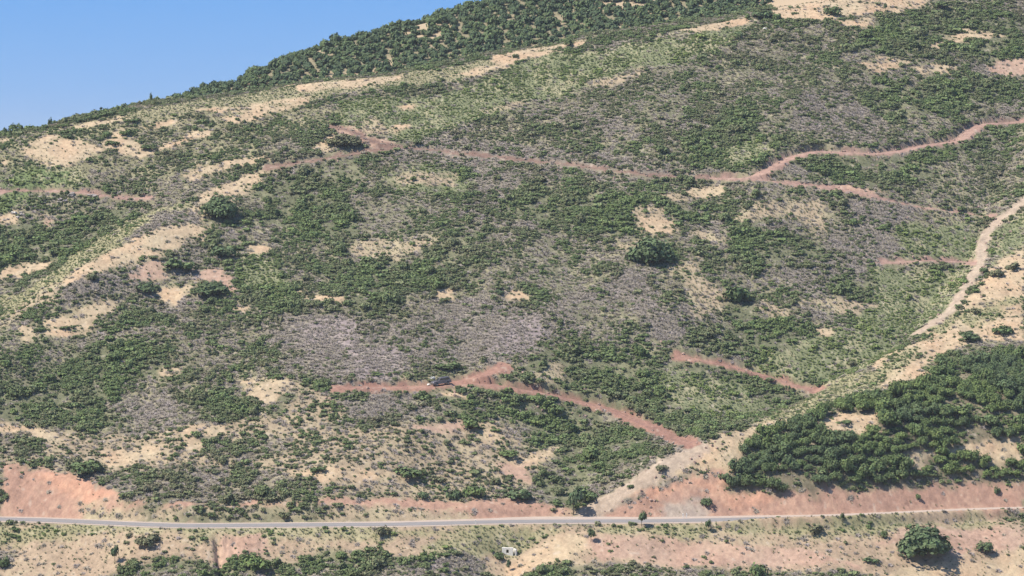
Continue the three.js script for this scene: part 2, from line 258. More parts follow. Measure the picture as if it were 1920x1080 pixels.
  ["grass",[[107,709.4],[124.2,718.4],[127.4,717.8],[111.7,706.3]]],
  ["red",[[16.7,625.1],[27.8,627.7],[33.8,631.7],[45.6,634.5],[54.7,631],[75,635.7],[100,645.5],[115.3,647.8],[112,629.3],[61.3,614.9],[16.5,616.1]]],
  ["orange",[[42.4,629.9],[44.9,633.1],[51.4,633.4],[57,631.2],[55.7,629],[47.5,627.5]]],
  ["orange",[[23.1,626.9],[31.4,630.6],[40.9,633.1],[43.1,632.3],[33.6,627.8]]],
  ["orange",[[-105.1,633.6],[-96.8,632.4],[-85.8,624.1],[-89.7,623.5],[-98.5,628.1]]],
  ["grey",[[32.4,628.1],[42.9,629.4],[42.2,618.9],[30.8,618.9]]],
  ["woodf",[[48,631.6],[50,637.8],[52.3,644.4],[62.3,650.6],[73,660.3],[78.5,666.2],[88.5,667.6],[94.2,673.1],[105.6,683.2],[122.4,689.3],[115.4,648.4],[106.1,646.8],[95.1,644.7],[82.5,638.9],[63,632.9],[55.9,631.5]]],
  ["bare",[[66,649.4],[73.9,657.8],[83.5,658.8],[82.9,652.5],[76.9,646.7],[73.4,647.7]]],
  ["bare",[[93,682.9],[100.3,679.6],[96.9,674.8],[93.4,676.4]]],
  ["bare",[[93.3,648.9],[102.4,653.9],[116.6,655.8],[116,652.2],[103,649.6]]],
  ["bare",[[87.4,645.4],[92,648.2],[92.4,643.8]]],
  ["below",[[-111.1,614.3],[15.8,611.5],[112,629.3],[107.5,603.4],[-107.2,592.1]]],
  ["grass",[[-111.1,614.2],[-29.1,605.9],[4.5,610.5],[11.2,609.6],[2.2,607.5],[-8.9,604.9],[-28.9,602.4],[-62.2,601.9],[-110.4,610.1]]],
  ["grass",[[-15.7,605.8],[-2.2,609.2],[4.5,608.4],[-3.3,604],[-11.1,598.8],[-19.9,600.3]]],
  ["grass",[[15.8,610.4],[38.4,612],[61.2,614.3],[112,628.9],[111.6,626.7],[72.6,614.3],[38.2,609.5],[21.3,608.6]]],
  ["pink",[[-57.8,602.2],[-52.3,602.7],[-50.8,598.8],[-55,595.9],[-61.6,595.6],[-61,601.2]]],
  ["bare",[[-2.2,597.1],[0,603.3],[7.9,607.7],[15.7,608.6],[17.8,603.6],[11.1,600.4],[4.4,597.2]]],
  ["pink",[[15.7,606.7],[38.2,608.2],[60.6,607.9],[71.4,604.1],[37.7,600.4],[15.5,600.5]]],
  ["pink",[[84.6,619.9],[111.3,625.2],[110.1,618],[90.3,611.3],[77.9,612]]],
  ["bare",[[70.9,599.6],[85,606],[93.5,610],[110,617.5],[107.9,605.2],[70.6,596.9]]],
  ["dense",[[-84.3,592.9],[-82,596],[-78.2,596.6],[-71.5,596],[-61.4,594.2],[-52.7,595.3],[-45.6,594.6],[-44.2,598.4],[-35.4,599.8],[-22.1,597.9],[-11.1,599.4],[-6.1,599.7],[-4.9,595.4],[-84.2,591.9]]],
  ["dense",[[4.4,595.4],[5.5,598.9],[11.1,599],[17.7,598.7],[18.7,594.1]]],
  ["brush",[[-17.6,596.2],[-11.1,600.3],[-6.6,599.4],[-6.6,595.4],[-17.5,591]]],
  ["thicket",[[-107.2,605.2],[-104.8,604.1],[-104.4,600],[-106,598.2]]]
];
const TRACKS = [
  ["track",0.9,[[-50.2,793.7],[-43.5,790.2],[-38.9,784.4],[-32.3,781.8],[-23,781.8],[-14.3,779.8],[-4.3,778.9],[5.7,775.8],[17,773.5],[26.8,769.3],[35.9,768.1],[45.1,767.3],[51.4,767.5]]],
  ["track",1.15,[[46.5,767.2],[54.9,767.2],[63.2,765.7],[67.8,770],[72.6,775.8],[77.3,779.8],[84.1,783.8],[90.7,784.4],[97.9,785],[107.2,789.3],[116.9,796.3],[123.2,799.3],[126.1,803.9],[130.1,810.5],[136,814.6],[144.3,815.6]]],
  ["track",1.1,[[-32.2,781.2],[-38.5,777.8],[-48.3,773.8],[-56.6,771.5],[-65,769.7]]],
  ["track",0.8,[[63.2,765.5],[73.1,765.9],[84.4,766.1],[96.7,763.5]]],
  ["track",0.45,[[96.7,763.5],[110.7,763.4],[117.9,764.5],[126.4,763.1]]],
  ["track",0.9,[[94.3,738.3],[100.7,740.3],[107.7,742.1],[114.8,743.5],[118.5,739.5]]],
  ["redtrack",1.6,[[-39.6,663.6],[-31.9,665.6],[-24.5,666.3],[-17.2,668.3],[-12.3,670.5],[-7.4,672.6],[-2.5,676.2]]],
  ["redtrack",1.6,[[-13.6,669.7],[-7.4,669.7],[0,668.6],[11.1,669.9],[18.5,669.4],[23.4,667.7],[31.6,660.1],[36.2,650.9],[39.8,642.3]]],
  ["redtrack",1.35,[[39.5,688.2],[48.1,688],[58.2,686.9],[65.5,684.6],[72.2,682.1]]],
  ["paletrack",1,[[135.9,767.2],[130.2,762.2],[124.4,756.6],[121.1,748.8],[119.4,740.1],[116.5,732.7],[112.4,723.5],[105.3,711.5],[99,706.2]]],
  ["track",0.9,[[-133.7,758.8],[-124,759.2],[-112.8,758.6],[-105.6,757.1],[-94.2,754.3]]],
  ["path",1.5,[[41.3,641],[34,635.3],[27.9,631.3],[20.8,627.8],[16.2,625.3]]]
];
// kind, x, d, width, height, label
const MARKS = [
  ["bush",86.9,607.2,11.3,6.4,"largest round dark green bush below the paved road"],
  ["bush",100.6,613.5,4.3,3.5,"small round dark green bush next to the largest bush below the road"],
  ["treelet",27.4,611,2.5,3,"little tree with a bare trunk and side shadow at the road edge"],
  ["treelet",16.5,605.4,2.2,2.7,"sparse little tree on the tan verge just below the road by the draw"],
  ["bush",42.3,626.6,3,2.5,"lone round bush on the grey foot of the red cut bank"],
  ["bush",89.6,637.7,1.7,1.7,"tiny dark bush low on the red cut bank below the oak wood"],
  ["bush",108.3,644,1.9,2.4,"small bush high on the red cut bank near the right frame edge"],
  ["bush",79.1,613.4,1.8,2.3,"small dark bush uphill of the largest round bush"],
  ["treelet",41.5,610.8,1.7,2.3,"small leaning shrub beside the road below the grey bank foot"],
  ["treelet",70.5,615.9,1.1,2.1,"thin sapling at the road edge below the oak wood"],
  ["bush",50.9,596.7,4.4,4.5,"dark bush cut by the bottom frame edge below the road"],
  ["bush",64.3,611.6,4.5,2.8,"loose pale green bush on the tan slope below the road"],
  ["bush",75.4,604.9,3.8,1.7,"low flat bush on pink soil just left of the largest bush"],
  ["bush",-63.8,614.4,2.3,1.6,"small dark bush at the foot of the bank by the road"],
  ["bush",-59.2,617.6,1.8,1.6,"small dark bush on the red bank top beside the thicket"],
  ["treelet",-82.1,597,2.2,3.2,"dark scraggy shrub on the tan slope left of the bottom thicket"],
  ["bush",-105.1,611.3,2.1,1.9,"small scraggy bush under the left end of the road"],
  ["bush",-105.8,599.6,2.9,3.7,"dark bush on the left frame edge near the bottom"],
  ["bush",-92.9,630.1,8.4,4.3,"broad green bush on the brow of the left red cut bank"],
  ["bush",-89,626.9,1.9,1.7,"small bush at the foot of the broad bush on the red cut brow"],
  ["bush",-22.7,630.2,7.2,3.5,"isolated oblong green bush on tan ground above the road"],
  ["bush",-42.3,629,4.4,1.7,"low flat bush on tan ground left of the oblong bush"],
  ["bush",-19.2,624.7,3.7,1.9,"dark rounded bush on the brow above the middle red bank"],
  ["bush",-12.7,625.9,3.9,3.3,"dark green bush second along the brow above the middle red bank"],
  ["bush",-8.1,626.9,5.3,3.3,"broad bush third along the brow above the middle red bank"],
  ["bush",1.4,627.9,6.7,3.3,"domed green bush right of the brow bushes above the road"],
  ["bush",-16.1,631.9,3.9,2.1,"pale green bush just uphill of the brow bushes"],
  ["treelet",13.3,625.1,4.6,5.4,"dark tree at the mouth of the draw beside the road"],
  ["bush",16.2,628.4,5.8,4,"spreading bush uphill of the dark tree in the draw"],
  ["bush",110.5,696.4,6,3.7,"lone dark bush on bare spur above the oak wood"],
  ["bush",118.7,699.6,6,4,"lone bush on bare spur nearest the right frame edge"],
  ["bush",101.5,682.7,4.6,4.4,"bush on the upper margin of the oak wood beside a bare gap"],
  ["bush",98.6,703.3,1.3,1.3,"tiny bush on the bare spur flank by the draw"],
  ["bush",119.1,731.9,2.7,1.9,"small dark bush in the pale gully track"],
  ["bush",121.8,728.3,4.9,3.3,"loose bush on bare spur above the gully track"],
  ["bush",126.4,731.3,4.6,3.6,"loose bush on bare spur face beside the right frame edge"],
  ["bush",113.8,710.9,3.2,2.2,"olive bush on pink strip of the spur"],
  ["bush",74.2,862.1,7.3,4.9,"big dark oak bush on the tan field at the hilltop"],
  ["bush",94.8,862.7,5.4,4.9,"green bush second from the big oak bush on the hilltop tan field"],
  ["treelet",111.2,867.3,1.3,2.3,"tiny lone sapling on the hilltop tan field"],
  ["bush",129.1,876.1,6.5,3.3,"low bush at the right end of the hilltop tan field"],
  ["bush",69.7,860.9,2.2,2.3,"small brown bush left of the big hilltop oak bush"],
  ["bush",16.3,845.9,3.4,2.9,"small dark bush on the tan strip under the far wood"],
  ["bush",-81.9,716.2,8.7,5.1,"dark bush on the crest of the tan spur on the left"],
  ["bush",-88.7,706.9,6.8,4,"dark bush downhill of the crest bush on the tan spur"],
  ["bush",-73.4,706.5,9.1,3.2,"low flat green bush on pink ground right of the tan spur"],
  ["bush",-74.4,739.7,9.8,5.8,"rounded green bush on the upper part of the tan spur"],
  ["bush",-72.4,723,8,4.6,"dark bush between the tan spur and the bright thicket"],
  ["bush",34.8,722.6,11.2,6.2,"large solitary dark clump in the middle of the slope"],
  ["bush",-3.3,707.5,3.4,1.9,"small very dark bush on tan spot in the mid slope"],
  ["bush",54.9,711.1,7.3,6.7,"tall green clump above the grass hollow right of centre"],
  ["bush",-121.4,721.8,2.2,1.9,"small round bush on the tan strip at the left"],
  ["bush",-104.6,786.3,3.8,2.4,"round green bush among the tan patches at upper left"],
  ["bush",-107.4,780.7,4.3,2.4,"dark bush between tan patches at upper left"],
  ["bush",-97.4,778.2,4.9,2.4,"green bush on the lower tan patch at upper left"],
  ["bush",-119.3,783.5,2.6,2.1,"small dark bush in tan patch nearest the skyline at upper left"],
  ["bush",-45,778.2,9.4,3.2,"green bush below the pale fork of the upper track"],
  ["bush",-15.2,674.9,6.9,2.8,"dark green bush right behind the parked car"],
  ["bush",-11,664.6,4.2,2.2,"dark bush just downhill of the parked car turnout"],
  ["bush",-9.6,652,5.3,3.4,"round bush on the tan gap below the parked car"],
  ["bush",-0.6,643.7,5.4,2.7,"bush at the top of the pink gully above the road"],
  ["bush",-2.8,602.3,2.4,2,"dark bush beside the white culvert"],
  ["treelet",-0.6,599.6,1.1,2.2,"thin dark shrub in front of the white culvert"],
  ["bush",-27,602.8,3.8,2.5,"olive bush on the grassy verge under the road"],
  ["bush",-75.7,599.1,5.5,3.8,"open grey green bush on the slope under the road"],
  ["bush",-80.2,603.3,2,1.4,"little bush above the open grey green bush under the road"],
  ["bush",-52.4,590.7,6.1,4.2,"bright green bush in the bottom thicket"],
  ["bush",32.7,632.8,3.5,1.7,"low olive bush on the pale path above the red bank"],
  ["bush",25.8,629.6,1.6,1.3,"tiny brown bush on the edge of the red bank by the draw"],
  ["bush",81.6,692.6,2.6,1.6,"tiny olive bush on the grassy crest of the spur"],
  ["bush",65.1,648.6,5.5,4.9,"dark bush at the left shoulder of the oak wood"],
  ["bush",46.6,632.1,3.5,2.1,"small dark bush detached at the lower left tip of the oak wood"],
  ["bush",41.8,633.4,1.9,1.2,"tiny bush on the brow above the red spur bank"],
  ["bush",75,651.5,4.8,1.5,"low bush in the bare clearing of the oak wood"],
  ["skytree",-138.4,794.2,1.2,1.5,"tiny tree leftmost on the skyline"],
  ["skytree",-133.9,793.6,1.5,1.5,"tiny spreading tree second on the left skyline"],
  ["skytree",-126.2,794.3,1.2,2.4,"thin lone tree on the left skyline before the bushes"],
  ["skytree",-121.7,793.6,0.9,2.1,"thin sapling first of a pair on the left skyline"],
  ["skytree",-119,793.3,0.7,2.1,"thin sapling second of a pair on the left skyline"],
  ["skytree",-100.4,809.8,1,2.8,"thin lone tree between the skyline bush rows"],
  ["bush",-118.2,795.9,3.8,2,"dark bush first of the dense row on the left skyline"],
  ["bush",-114.9,797.2,4.4,2.4,"dark bush second of the dense row on the left skyline"],
  ["bush",-111.8,799.8,4.7,2.7,"tallest dark bush of the dense row on the left skyline"],
  ["bush",-109.6,801.5,2.1,1.7,"small bush ending the dense row on the left skyline"],
  ["bush",-122.1,792.3,4.4,1.5,"low round bush on the left skyline"],
  ["bush",-103.6,793.6,5,1.6,"round bush on the left skyline by the lone thin tree"]
];
// ---------- hillside grid: heights with the tracks cut in ----------
const GX0 = -190, GX1 = 200, GD0 = 580, GD1 = 918, GS = .5;
const NX = Math.round((GX1 - GX0) / GS) + 1, ND = Math.round((GD1 - GD0) / GS) + 1;
const Y = new Float32Array(NX * ND), trackKind = new Int8Array(NX * ND).fill(-1), trackQ = new Float32Array(NX * ND), trackUp = new Float32Array(NX * ND);
for (let j = 0; j < ND; j++) for (let i = 0; i < NX; i++) Y[j * NX + i] = height(GX0 + i * GS, GD0 + j * GS);
function smoothLine(pts, step) {                        // Catmull-Rom through the points, resampled
  const c = new THREE.CatmullRomCurve3(pts.map(([x, d]) => new THREE.Vector3(x, 0, d)), false, 'centripetal');
  return c.getSpacedPoints(Math.max(2, Math.round(c.getLength() / step))).map((p) => [p.x, p.z]);
}
const TRACK_LINES = TRACKS.map(([k, w, pts]) => [k, w, smoothLine(pts, .6)]);
function cutTracks() {
  const best = new Float32Array(NX * ND).fill(1e9), hc = new Float32Array(NX * ND), qq = new Float32Array(NX * ND), ww = new Float32Array(NX * ND), fade = new Float32Array(NX * ND);
  TRACK_LINES.forEach(([kind, w, line], ti) => {
    // heights along the track, evened out so that it runs smoothly
    let hs = line.map(([x, d]) => height(x, d));
    for (let r = 0; r < 6; r++) hs = hs.map((h, k) => (hs[Math.max(0, k - 3)] + 2 * h + hs[Math.min(hs.length - 1, k + 3)]) / 4);
    line.forEach(([x, d], k) => {
      const a = line[Math.max(0, k - 1)], b = line[Math.min(line.length - 1, k + 1)];
      let nx = -(b[1] - a[1]), nd = b[0] - a[0]; const L = Math.hypot(nx, nd) || 1; nx /= L; nd /= L;
      if (height(x + nx * 2, d + nd * 2) < height(x - nx * 2, d - nd * 2)) { nx = -nx; nd = -nd; }   // n points uphill
      const R = 6, i0 = Math.max(0, Math.ceil((x - R - GX0) / GS)), i1 = Math.min(NX - 1, Math.floor((x + R - GX0) / GS)), j0 = Math.max(0, Math.ceil((d - R - GD0) / GS)), j1 = Math.min(ND - 1, Math.floor((d + R - GD0) / GS));
      for (let j = j0; j <= j1; j++) for (let i = i0; i <= i1; i++) {
        const ex = GX0 + i * GS - x, ed = GD0 + j * GS - d, r = Math.hypot(ex, ed), m = j * NX + i;
        if (r < R && r < best[m]) { best[m] = r; hc[m] = hs[k]; fade[m] = clamp((Math.min(k, line.length - 1 - k) * .6 + .5) / 4); const s = ex * nx + ed * nd; qq[m] = Math.sign(s) * r; ww[m] = w * (1 + .22 * fbm(x / 4, d / 4, 61, 2)); trackKind[m] = ti; trackQ[m] = r / w; trackUp[m] = qq[m] / w; }
      }
    });
  });
  for (let m = 0; m < Y.length; m++) if (best[m] < 6) {
    const q = qq[m], w = ww[m], c = hc[m], i = m % NX, j = (m / NX) | 0, x = GX0 + i * GS, d = GD0 + j * GS;
    const n = .12 * fbm(x / 1.3, d / 1.3, 71, 2);
    if (TRACKS[trackKind[m]][0] === 'path') continue;
    const y0 = Y[m];
    const deep = TRACKS[trackKind[m]][0] === 'track' && TRACKS[trackKind[m]][1] > 1.1, wu = w * (deep ? 2.3 : 1.35);
    if (q >= -w && q <= wu) Y[m] = c + n * .4 + .06 * q;
    else if (q > 0) Y[m] = Math.min(Y[m], c + (deep ? 5 : 3.2) * (q - wu) + n);
    else Y[m] = Math.max(Y[m], c - .8 * (-q - w) + n);
    Y[m] = lerp(y0, Y[m], fade[m]);
  }
}
cutTracks();
function groundY(x, d) {
  if (x <= GX0 || x >= GX1 - GS || d <= GD0 || d >= GD1 - GS) return height(x, d);
  const fx = (x - GX0) / GS, fd = (d - GD0) / GS, i = fx | 0, j = fd | 0, a = fx - i, b = fd - j, m = j * NX + i;
  return (Y[m] * (1 - a) + Y[m + 1] * a) * (1 - b) + (Y[m + NX] * (1 - a) + Y[m + NX + 1] * a) * b;
}

// ---------- ground cover map in plan: soil colour and how thickly each sort of plant grows ----------
// colour (linear albedo), green shrubs, grey brush, grass tufts, shrub size, shrub tone (0 grey green .. 1 bright green)
const COVER = {
  mix:     [.184, .166, .102, .80, .36, .35, 1.0, .35],
  mix2:    [.205, .188, .106, .80, .18, .40, .9, .40],
  dense:   [.125, .128, .070, 1.1, .05, .10, 1.25, .45],
  brush:   [.195, .166, .134, .52, .82, .15, .85, .22],
  gbrush:  [.172, .160, .100, .95, .32, .45, .85, .38],
  orange:  [.425, .235, .160, .004, .01, .02, .6, .30],
  lush:    [.140, .178, .070, 1.1, .02, .95, .75, 1.0],
  crest:   [.270, .240, .140, .22, .05, .8, .6, .75],
  mauve:   [.255, .205, .200, .06, 1.0, .05, .7, .10],
  meadow:  [.178, .188, .096, .9, .05, .60, .66, .95],
  grass:   [.265, .240, .130, .3, .05, .80, .7, .70],
  dry:     [.350, .270, .180, .12, .12, .55, .8, .50],
  bare:    [.425, .312, .203, .022, .03, .12, .7, .40],
  pink:    [.380, .250, .185, .020, .03, .06, .7, .35],
  red:     [.345, .204, .148, .006, .02, .02, .6, .30],
  grey:    [.330, .260, .215, .004, .02, .05, .6, .30],
  sparse:  [.305, .236, .158, .34, .25, .30, .95, .35],
  thicket: [.180, .154, .104, .7, .45, .15, 1.15, .25],
  woodf:   [.150, .125, .080, .7, .05, .10, 1.0, .55],
  below:   [.345, .252, .172, .045, .06, .25, .7, .30],
};
const CS = .4, CNX = Math.round((GX1 - GX0) / CS), CND = Math.round((GD1 - GD0) / CS), CK = 8;
const cover = new Float32Array(CNX * CND * CK);
function paintCover() {
  for (let m = 0; m < CNX * CND; m++) for (let k = 0; k < CK; k++) cover[m * CK + k] = COVER.mix[k];
  // slow drift between more and less brush in the open scrub
  for (let j = 0; j < CND; j++) for (let i = 0; i < CNX; i++) {
    const x = GX0 + i * CS, d = GD0 + j * CS, t = sstep(.1, .5, fbm(x / 17, d / 14, 81, 3)), u = sstep(.12, .45, fbm(x / 15, d / 12, 87, 3)), o = (j * CNX + i) * CK;
    for (let k = 0; k < CK; k++) { cover[o + k] = lerp(cover[o + k], COVER.brush[k], t * .8); cover[o + k] = lerp(cover[o + k], COVER.dense[k], u * .8); }
  }
  for (const [type, pts] of PATCHES) {
    if (pts.length < 3) continue;
    const c = COVER[type]; let x0 = 1e9, x1 = -1e9, d0 = 1e9, d1 = -1e9;
    for (const [x, d] of pts) { x0 = Math.min(x0, x); x1 = Math.max(x1, x); d0 = Math.min(d0, d); d1 = Math.max(d1, d); }
    const bareish = c[3] < .12 && c[4] < .2, amp = bareish ? 2.0 : 3.2, soft = bareish ? 1.0 : 1.6, far = sstep(740, 830, (d0 + d1) / 2), stretch = 1 + 1.2 * far;
    const M = 6;
    for (let j = Math.max(0, ((d0 - M - GD0) / CS) | 0); j < Math.min(CND, (d1 + M - GD0) / CS); j++) for (let i = Math.max(0, ((x0 - M - GX0) / CS) | 0); i < Math.min(CNX, (x1 + M - GX0) / CS); i++) {
      const x = GX0 + i * CS, d = GD0 + j * CS;
      let inside = false, dist = 1e9;
      for (let a = 0, b = pts.length - 1; a < pts.length; b = a++) {
        const [ax, ad] = pts[a], [bx, bd] = pts[b];
        if ((ad > d) !== (bd > d) && x < (bx - ax) * (d - ad) / (bd - ad) + ax) inside = !inside;
        const ex = bx - ax, ed = bd - ad, t = clamp(((x - ax) * ex + (d - ad) * ed) / (ex * ex + ed * ed || 1));
        dist = Math.min(dist, Math.hypot(x - ax - t * ex, d - ad - t * ed));
      }
      const s = (inside ? dist : -dist) + amp * (bareish ? .55 * fbm(x / 5.5, d / (5.5 * stretch), 91, 3) + .75 * fbm(x / 5, d / 1.6, 93, 3) : fbm(x / 5.5, d / (5.5 * stretch), 91, 3)) + .5 * vnoise(x / .9, d / .9, 95);
      const al = sstep(-soft, soft, s) * (type === 'bare' || type === 'dry' ? .45 + .55 * sstep(-.55, -.2, fbm(x / 6.5, d / 2.2, 97, 3)) : 1);     // streaks of scrub run through
      if (al > 0) { const o = (j * CNX + i) * CK; for (let k = 0; k < CK; k++) cover[o + k] = lerp(cover[o + k], c[k], al); }
    }
  }
  // tracks: trodden earth, and fresh spoil on either side
  for (let j = 0; j < CND; j++) for (let i = 0; i < CNX; i++) {
    const x = GX0 + i * CS, d = GD0 + j * CS, m = Math.round((d - GD0) / GS) * NX + Math.round((x - GX0) / GS);
    if (trackKind[m] < 0) continue;
    const kind = TRACKS[trackKind[m]][0], q = trackQ[m] + .4 * fbm(x / 2.5, d / 2.5, 101, 2), rough = kind === 'track' && x < 52 && x > -70;
    const cutUp = kind === 'track' && TRACKS[trackKind[m]][1] > 1.1 && trackUp[m] > 0 ? .85 : 0;
    const al = sstep(2.0, 1.1, q - cutUp), o = (j * CNX + i) * CK;
    const col = kind === 'redtrack' ? [.272, .146, .110] : kind === 'paletrack' || kind === 'path' ? [.35, .27, .205] : rough ? [.190, .116, .090] : [.30, .185, .148];
    for (let k = 0; k < 3; k++) cover[o + k] = lerp(cover[o + k], col[k], al);
    if (cutUp) { const raw = sstep(1.7, 2.2, q) * al; cover[o] = lerp(cover[o], .20, raw); cover[o + 1] = lerp(cover[o + 1], .138, raw); cover[o + 2] = lerp(cover[o + 2], .108, raw); }   // raw brown earth of the cut face
    const clear = sstep(2.3, 1.2, q - cutUp); for (let k = 3; k < 6; k++) cover[o + k] *= 1 - clear * 1;
    if (rough) cover[o + 4] = lerp(cover[o + 4], .05, sstep(3, 1.5, q));
  }
}
paintCover();
function coverAt(x, d, k) {
  const fx = clamp((x - GX0) / CS, 0, CNX - 1.01), fd = clamp((d - GD0) / CS, 0, CND - 1.01), i = fx | 0, j = fd | 0, a = fx - i, b = fd - j, o = (j * CNX + i) * CK + k, r = CNX * CK;
  return (cover[o] * (1 - a) + cover[o + CK] * a) * (1 - b) + (cover[o + r] * (1 - a) + cover[o + r + CK] * a) * b;
}
const nearRoad = (x, d, m = 0) => d > roadD(x) - 4.6 - m && d < farEdge(x) + .2 + m;

// ---------- ground materials ----------
function groundTexture(N) {
  const data = new Uint8Array(N * N * 4), toS = new Uint8Array(4096);
  for (let k = 0; k < 4096; k++) { const l = k / 4095; toS[k] = Math.round(255 * (l <= .0031308 ? l * 12.92 : 1.055 * Math.pow(l, 1 / 2.4) - .055)); }
  for (let j = 0; j < N; j++) {
    const d = GD0 + (j + .5) / N * (GD1 - GD0);
    for (let i = 0; i < N; i++) {
      const x = GX0 + (i + .5) / N * (GX1 - GX0);
      const wx = x + .5 * vnoise(x / 1.7, d / 1.7, 201), wd = d + .5 * vnoise(x / 1.7, d / 1.7, 203);
      let r = coverAt(wx, wd, 0), g = coverAt(wx, wd, 1), b = coverAt(wx, wd, 2); const t = coverAt(wx, wd, 5);
      const n1 = vnoise(x / 3.2, d / 4.2, 205), n2 = vnoise(x / .75, d / .95, 207), n3 = hash2(i, j, 209) - .5, n4 = fbm(x / 11, d / 13, 211, 2);
      const dry = sstep(.05, .5, n1 * .6 + n2 * .5 + n4 * .5) * clamp(t * 1.3 + .12);          // withered grass over the soil
      r = lerp(r, .285, dry * .7); g = lerp(g, .246, dry * .7); b = lerp(b, .152, dry * .7);
      const earth = sstep(.3, .5, r) * fbm(x / 6, d / 8, 221, 3); r *= 1 + .10 * earth; g *= 1 - .10 * earth; b *= 1 - .16 * earth;   // iron red to grey buff soil
      const stone = sstep(.55, .8, vnoise(x / 1.1, d / 1.1, 215) * .7 + n2 * .4) * .35;       // paler stony spots
      r = lerp(r, .40, stone); g = lerp(g, .335, stone); b = lerp(b, .275, stone);
      const v = 1 + .10 * n1 + .17 * n2 + .20 * n3 + .10 * n4 + .12 * vnoise(x / .38, d / .45, 231), o = (j * N + i) * 4;
      data[o] = toS[clamp(r * v) * 4095 | 0]; data[o + 1] = toS[clamp(g * v) * 4095 | 0]; data[o + 2] = toS[clamp(b * v) * 4095 | 0]; data[o + 3] = 255;
    }
  }
  const tx = new THREE.DataTexture(data, N, N, THREE.RGBAFormat); tx.colorSpace = THREE.SRGBColorSpace; tx.magFilter = tx.minFilter = THREE.LinearFilter; tx.needsUpdate = true;
  return tx;
}
function noiseTexture(N, fn) {
  const data = new Uint8Array(N * N * 4);
  for (let j = 0; j < N; j++) for (let i = 0; i < N; i++) { const v = clamp(fn(i, j)) * 255, o = (j * N + i) * 4; data[o] = data[o + 1] = data[o + 2] = v; data[o + 3] = 255; }
  const t = new THREE.DataTexture(data, N, N, THREE.RGBAFormat); t.magFilter = t.minFilter = THREE.LinearFilter; t.wrapS = t.wrapT = THREE.RepeatWrapping; t.needsUpdate = true;
  return t;
}
const clodBump = noiseTexture(1024, (i, j) => .5 + .35 * fbm(i / 26, j / 26, 301, 3) + .25 * (hash2(i >> 1, j >> 1, 303) - .5));
clodBump.repeat.set(9, 9);
const groundMat = new THREE.MeshStandardMaterial({ map: groundTexture(2048), roughness: 1, bumpMap: clodBump, bumpScale: .18 });

function structure(mesh, name) { mesh.name = name; mesh.userData.kind = 'structure'; mesh.castShadow = mesh.receiveShadow = true; scene.add(mesh); return mesh; }
function gridMesh(xs, ds, h, skip) {
  const nx = xs.length, nd = ds.length, pos = new Float32Array(nx * nd * 3), uv = new Float32Array(nx * nd * 2), idx = [];
  for (let j = 0; j < nd; j++) for (let i = 0; i < nx; i++) {
    const m = j * nx + i; pos[m * 3] = xs[i]; pos[m * 3 + 1] = h(xs[i], ds[j], i, j); pos[m * 3 + 2] = -ds[j];
    uv[m * 2] = (xs[i] - GX0) / (GX1 - GX0); uv[m * 2 + 1] = (ds[j] - GD0) / (GD1 - GD0);
    if (i && j && !(skip && skip((xs[i] + xs[i - 1]) / 2, (ds[j] + ds[j - 1]) / 2))) { const a = m - nx - 1, b = m - nx, c = m - 1; idx.push(a, b, c, b, m, c); }
  }
  const g = new THREE.BufferGeometry(); g.setAttribute('position', new THREE.BufferAttribute(pos, 3)); g.setAttribute('uv', new THREE.BufferAttribute(uv, 2)); g.setIndex(idx); g.computeVertexNormals();
  return g;
}
const range = (a, b, s) => { const o = []; for (let v = a; v < b - s * .01; v += s) o.push(v); o.push(b); return o; };
{
  const g = gridMesh(range(GX0, GX1, GS), range(GD0, GD1, GS), (x, d, i, j) => Y[j * NX + i]);
  structure(new THREE.Mesh(g, groundMat), 'hillside');
  // the hill behind, under the far wood
  const farXs = range(-320, 340, 3), farDs = range(GD1, 1330, 3), fg = gridMesh(farXs, farDs, (x, d) => height(x, d));
  const vc = new Float32Array(fg.attributes.position.count * 3);
  for (let k = 0; k < vc.length / 3; k++) { const x = fg.attributes.position.getX(k), d = -fg.attributes.position.getZ(k), t = Math.max(sstep(-.2, .4, fbm(x / 14, d / 14, 401, 3)), sstep(66, 76, x) * sstep(1000, 960, d) * 1.25); vc[k * 3] = lerp(.19, .36, t); vc[k * 3 + 1] = lerp(.165, .275, t); vc[k * 3 + 2] = lerp(.10, .18, t); }
  fg.setAttribute('color', new THREE.BufferAttribute(vc, 3));
  structure(new THREE.Mesh(fg, new THREE.MeshStandardMaterial({ vertexColors: true, roughness: 1 })), 'far_hill');
  // the valley and the country round about, out to the horizon
  const grow = (a, b, n) => { const o = []; for (let k = 0; k <= n; k++) o.push(lerp(a, b, Math.pow(k / n, 2.2))); return o; };
  const vx = [...grow(-190, -6000, 26).reverse(), ...range(-160, 180, 30), ...grow(200, 6000, 26)], vd = [...grow(560, -900, 24).reverse(), GD0, 640, 700, 760, 820, 870, GD1, 960, 1100, 1250, ...grow(1330, 8000, 20)];
  const wide = (x, d) => {
    const side = Math.max(0, GX0 - x, x - GX1) , inner = d < GD0 ? Math.max(-150, height(x, GD0) - .42 * (GD0 - d)) : height(clamp(x, -320, 330), Math.min(d, 1330)) - (d > 1330 ? .12 * (d - 1330) : 0);
    const near = -1.7 - .36 * Math.max(0, d);
    let y = d < GD0 ? Math.max(near, inner) : inner;
    y = Math.max(y, -150) + 14 * fbm(x / 420, d / 420, 411, 3) * sstep(60, 500, side + Math.max(0, d - 1330));
    if (d < 1) y = -1.7 + .1 * Math.min(0, d) * 0;
    return d >= GD0 && d <= 1330 && side === 0 ? y - 1.5 : y;
  };
  const vg = gridMesh(vx, vd, wide, (x, d) => x > GX0 && x < GX1 && d > GD0 && d < GD1);
  structure(new THREE.Mesh(vg, new THREE.MeshStandardMaterial({ color: new THREE.Color(.25, .21, .13), roughness: 1 })), 'valley');
}

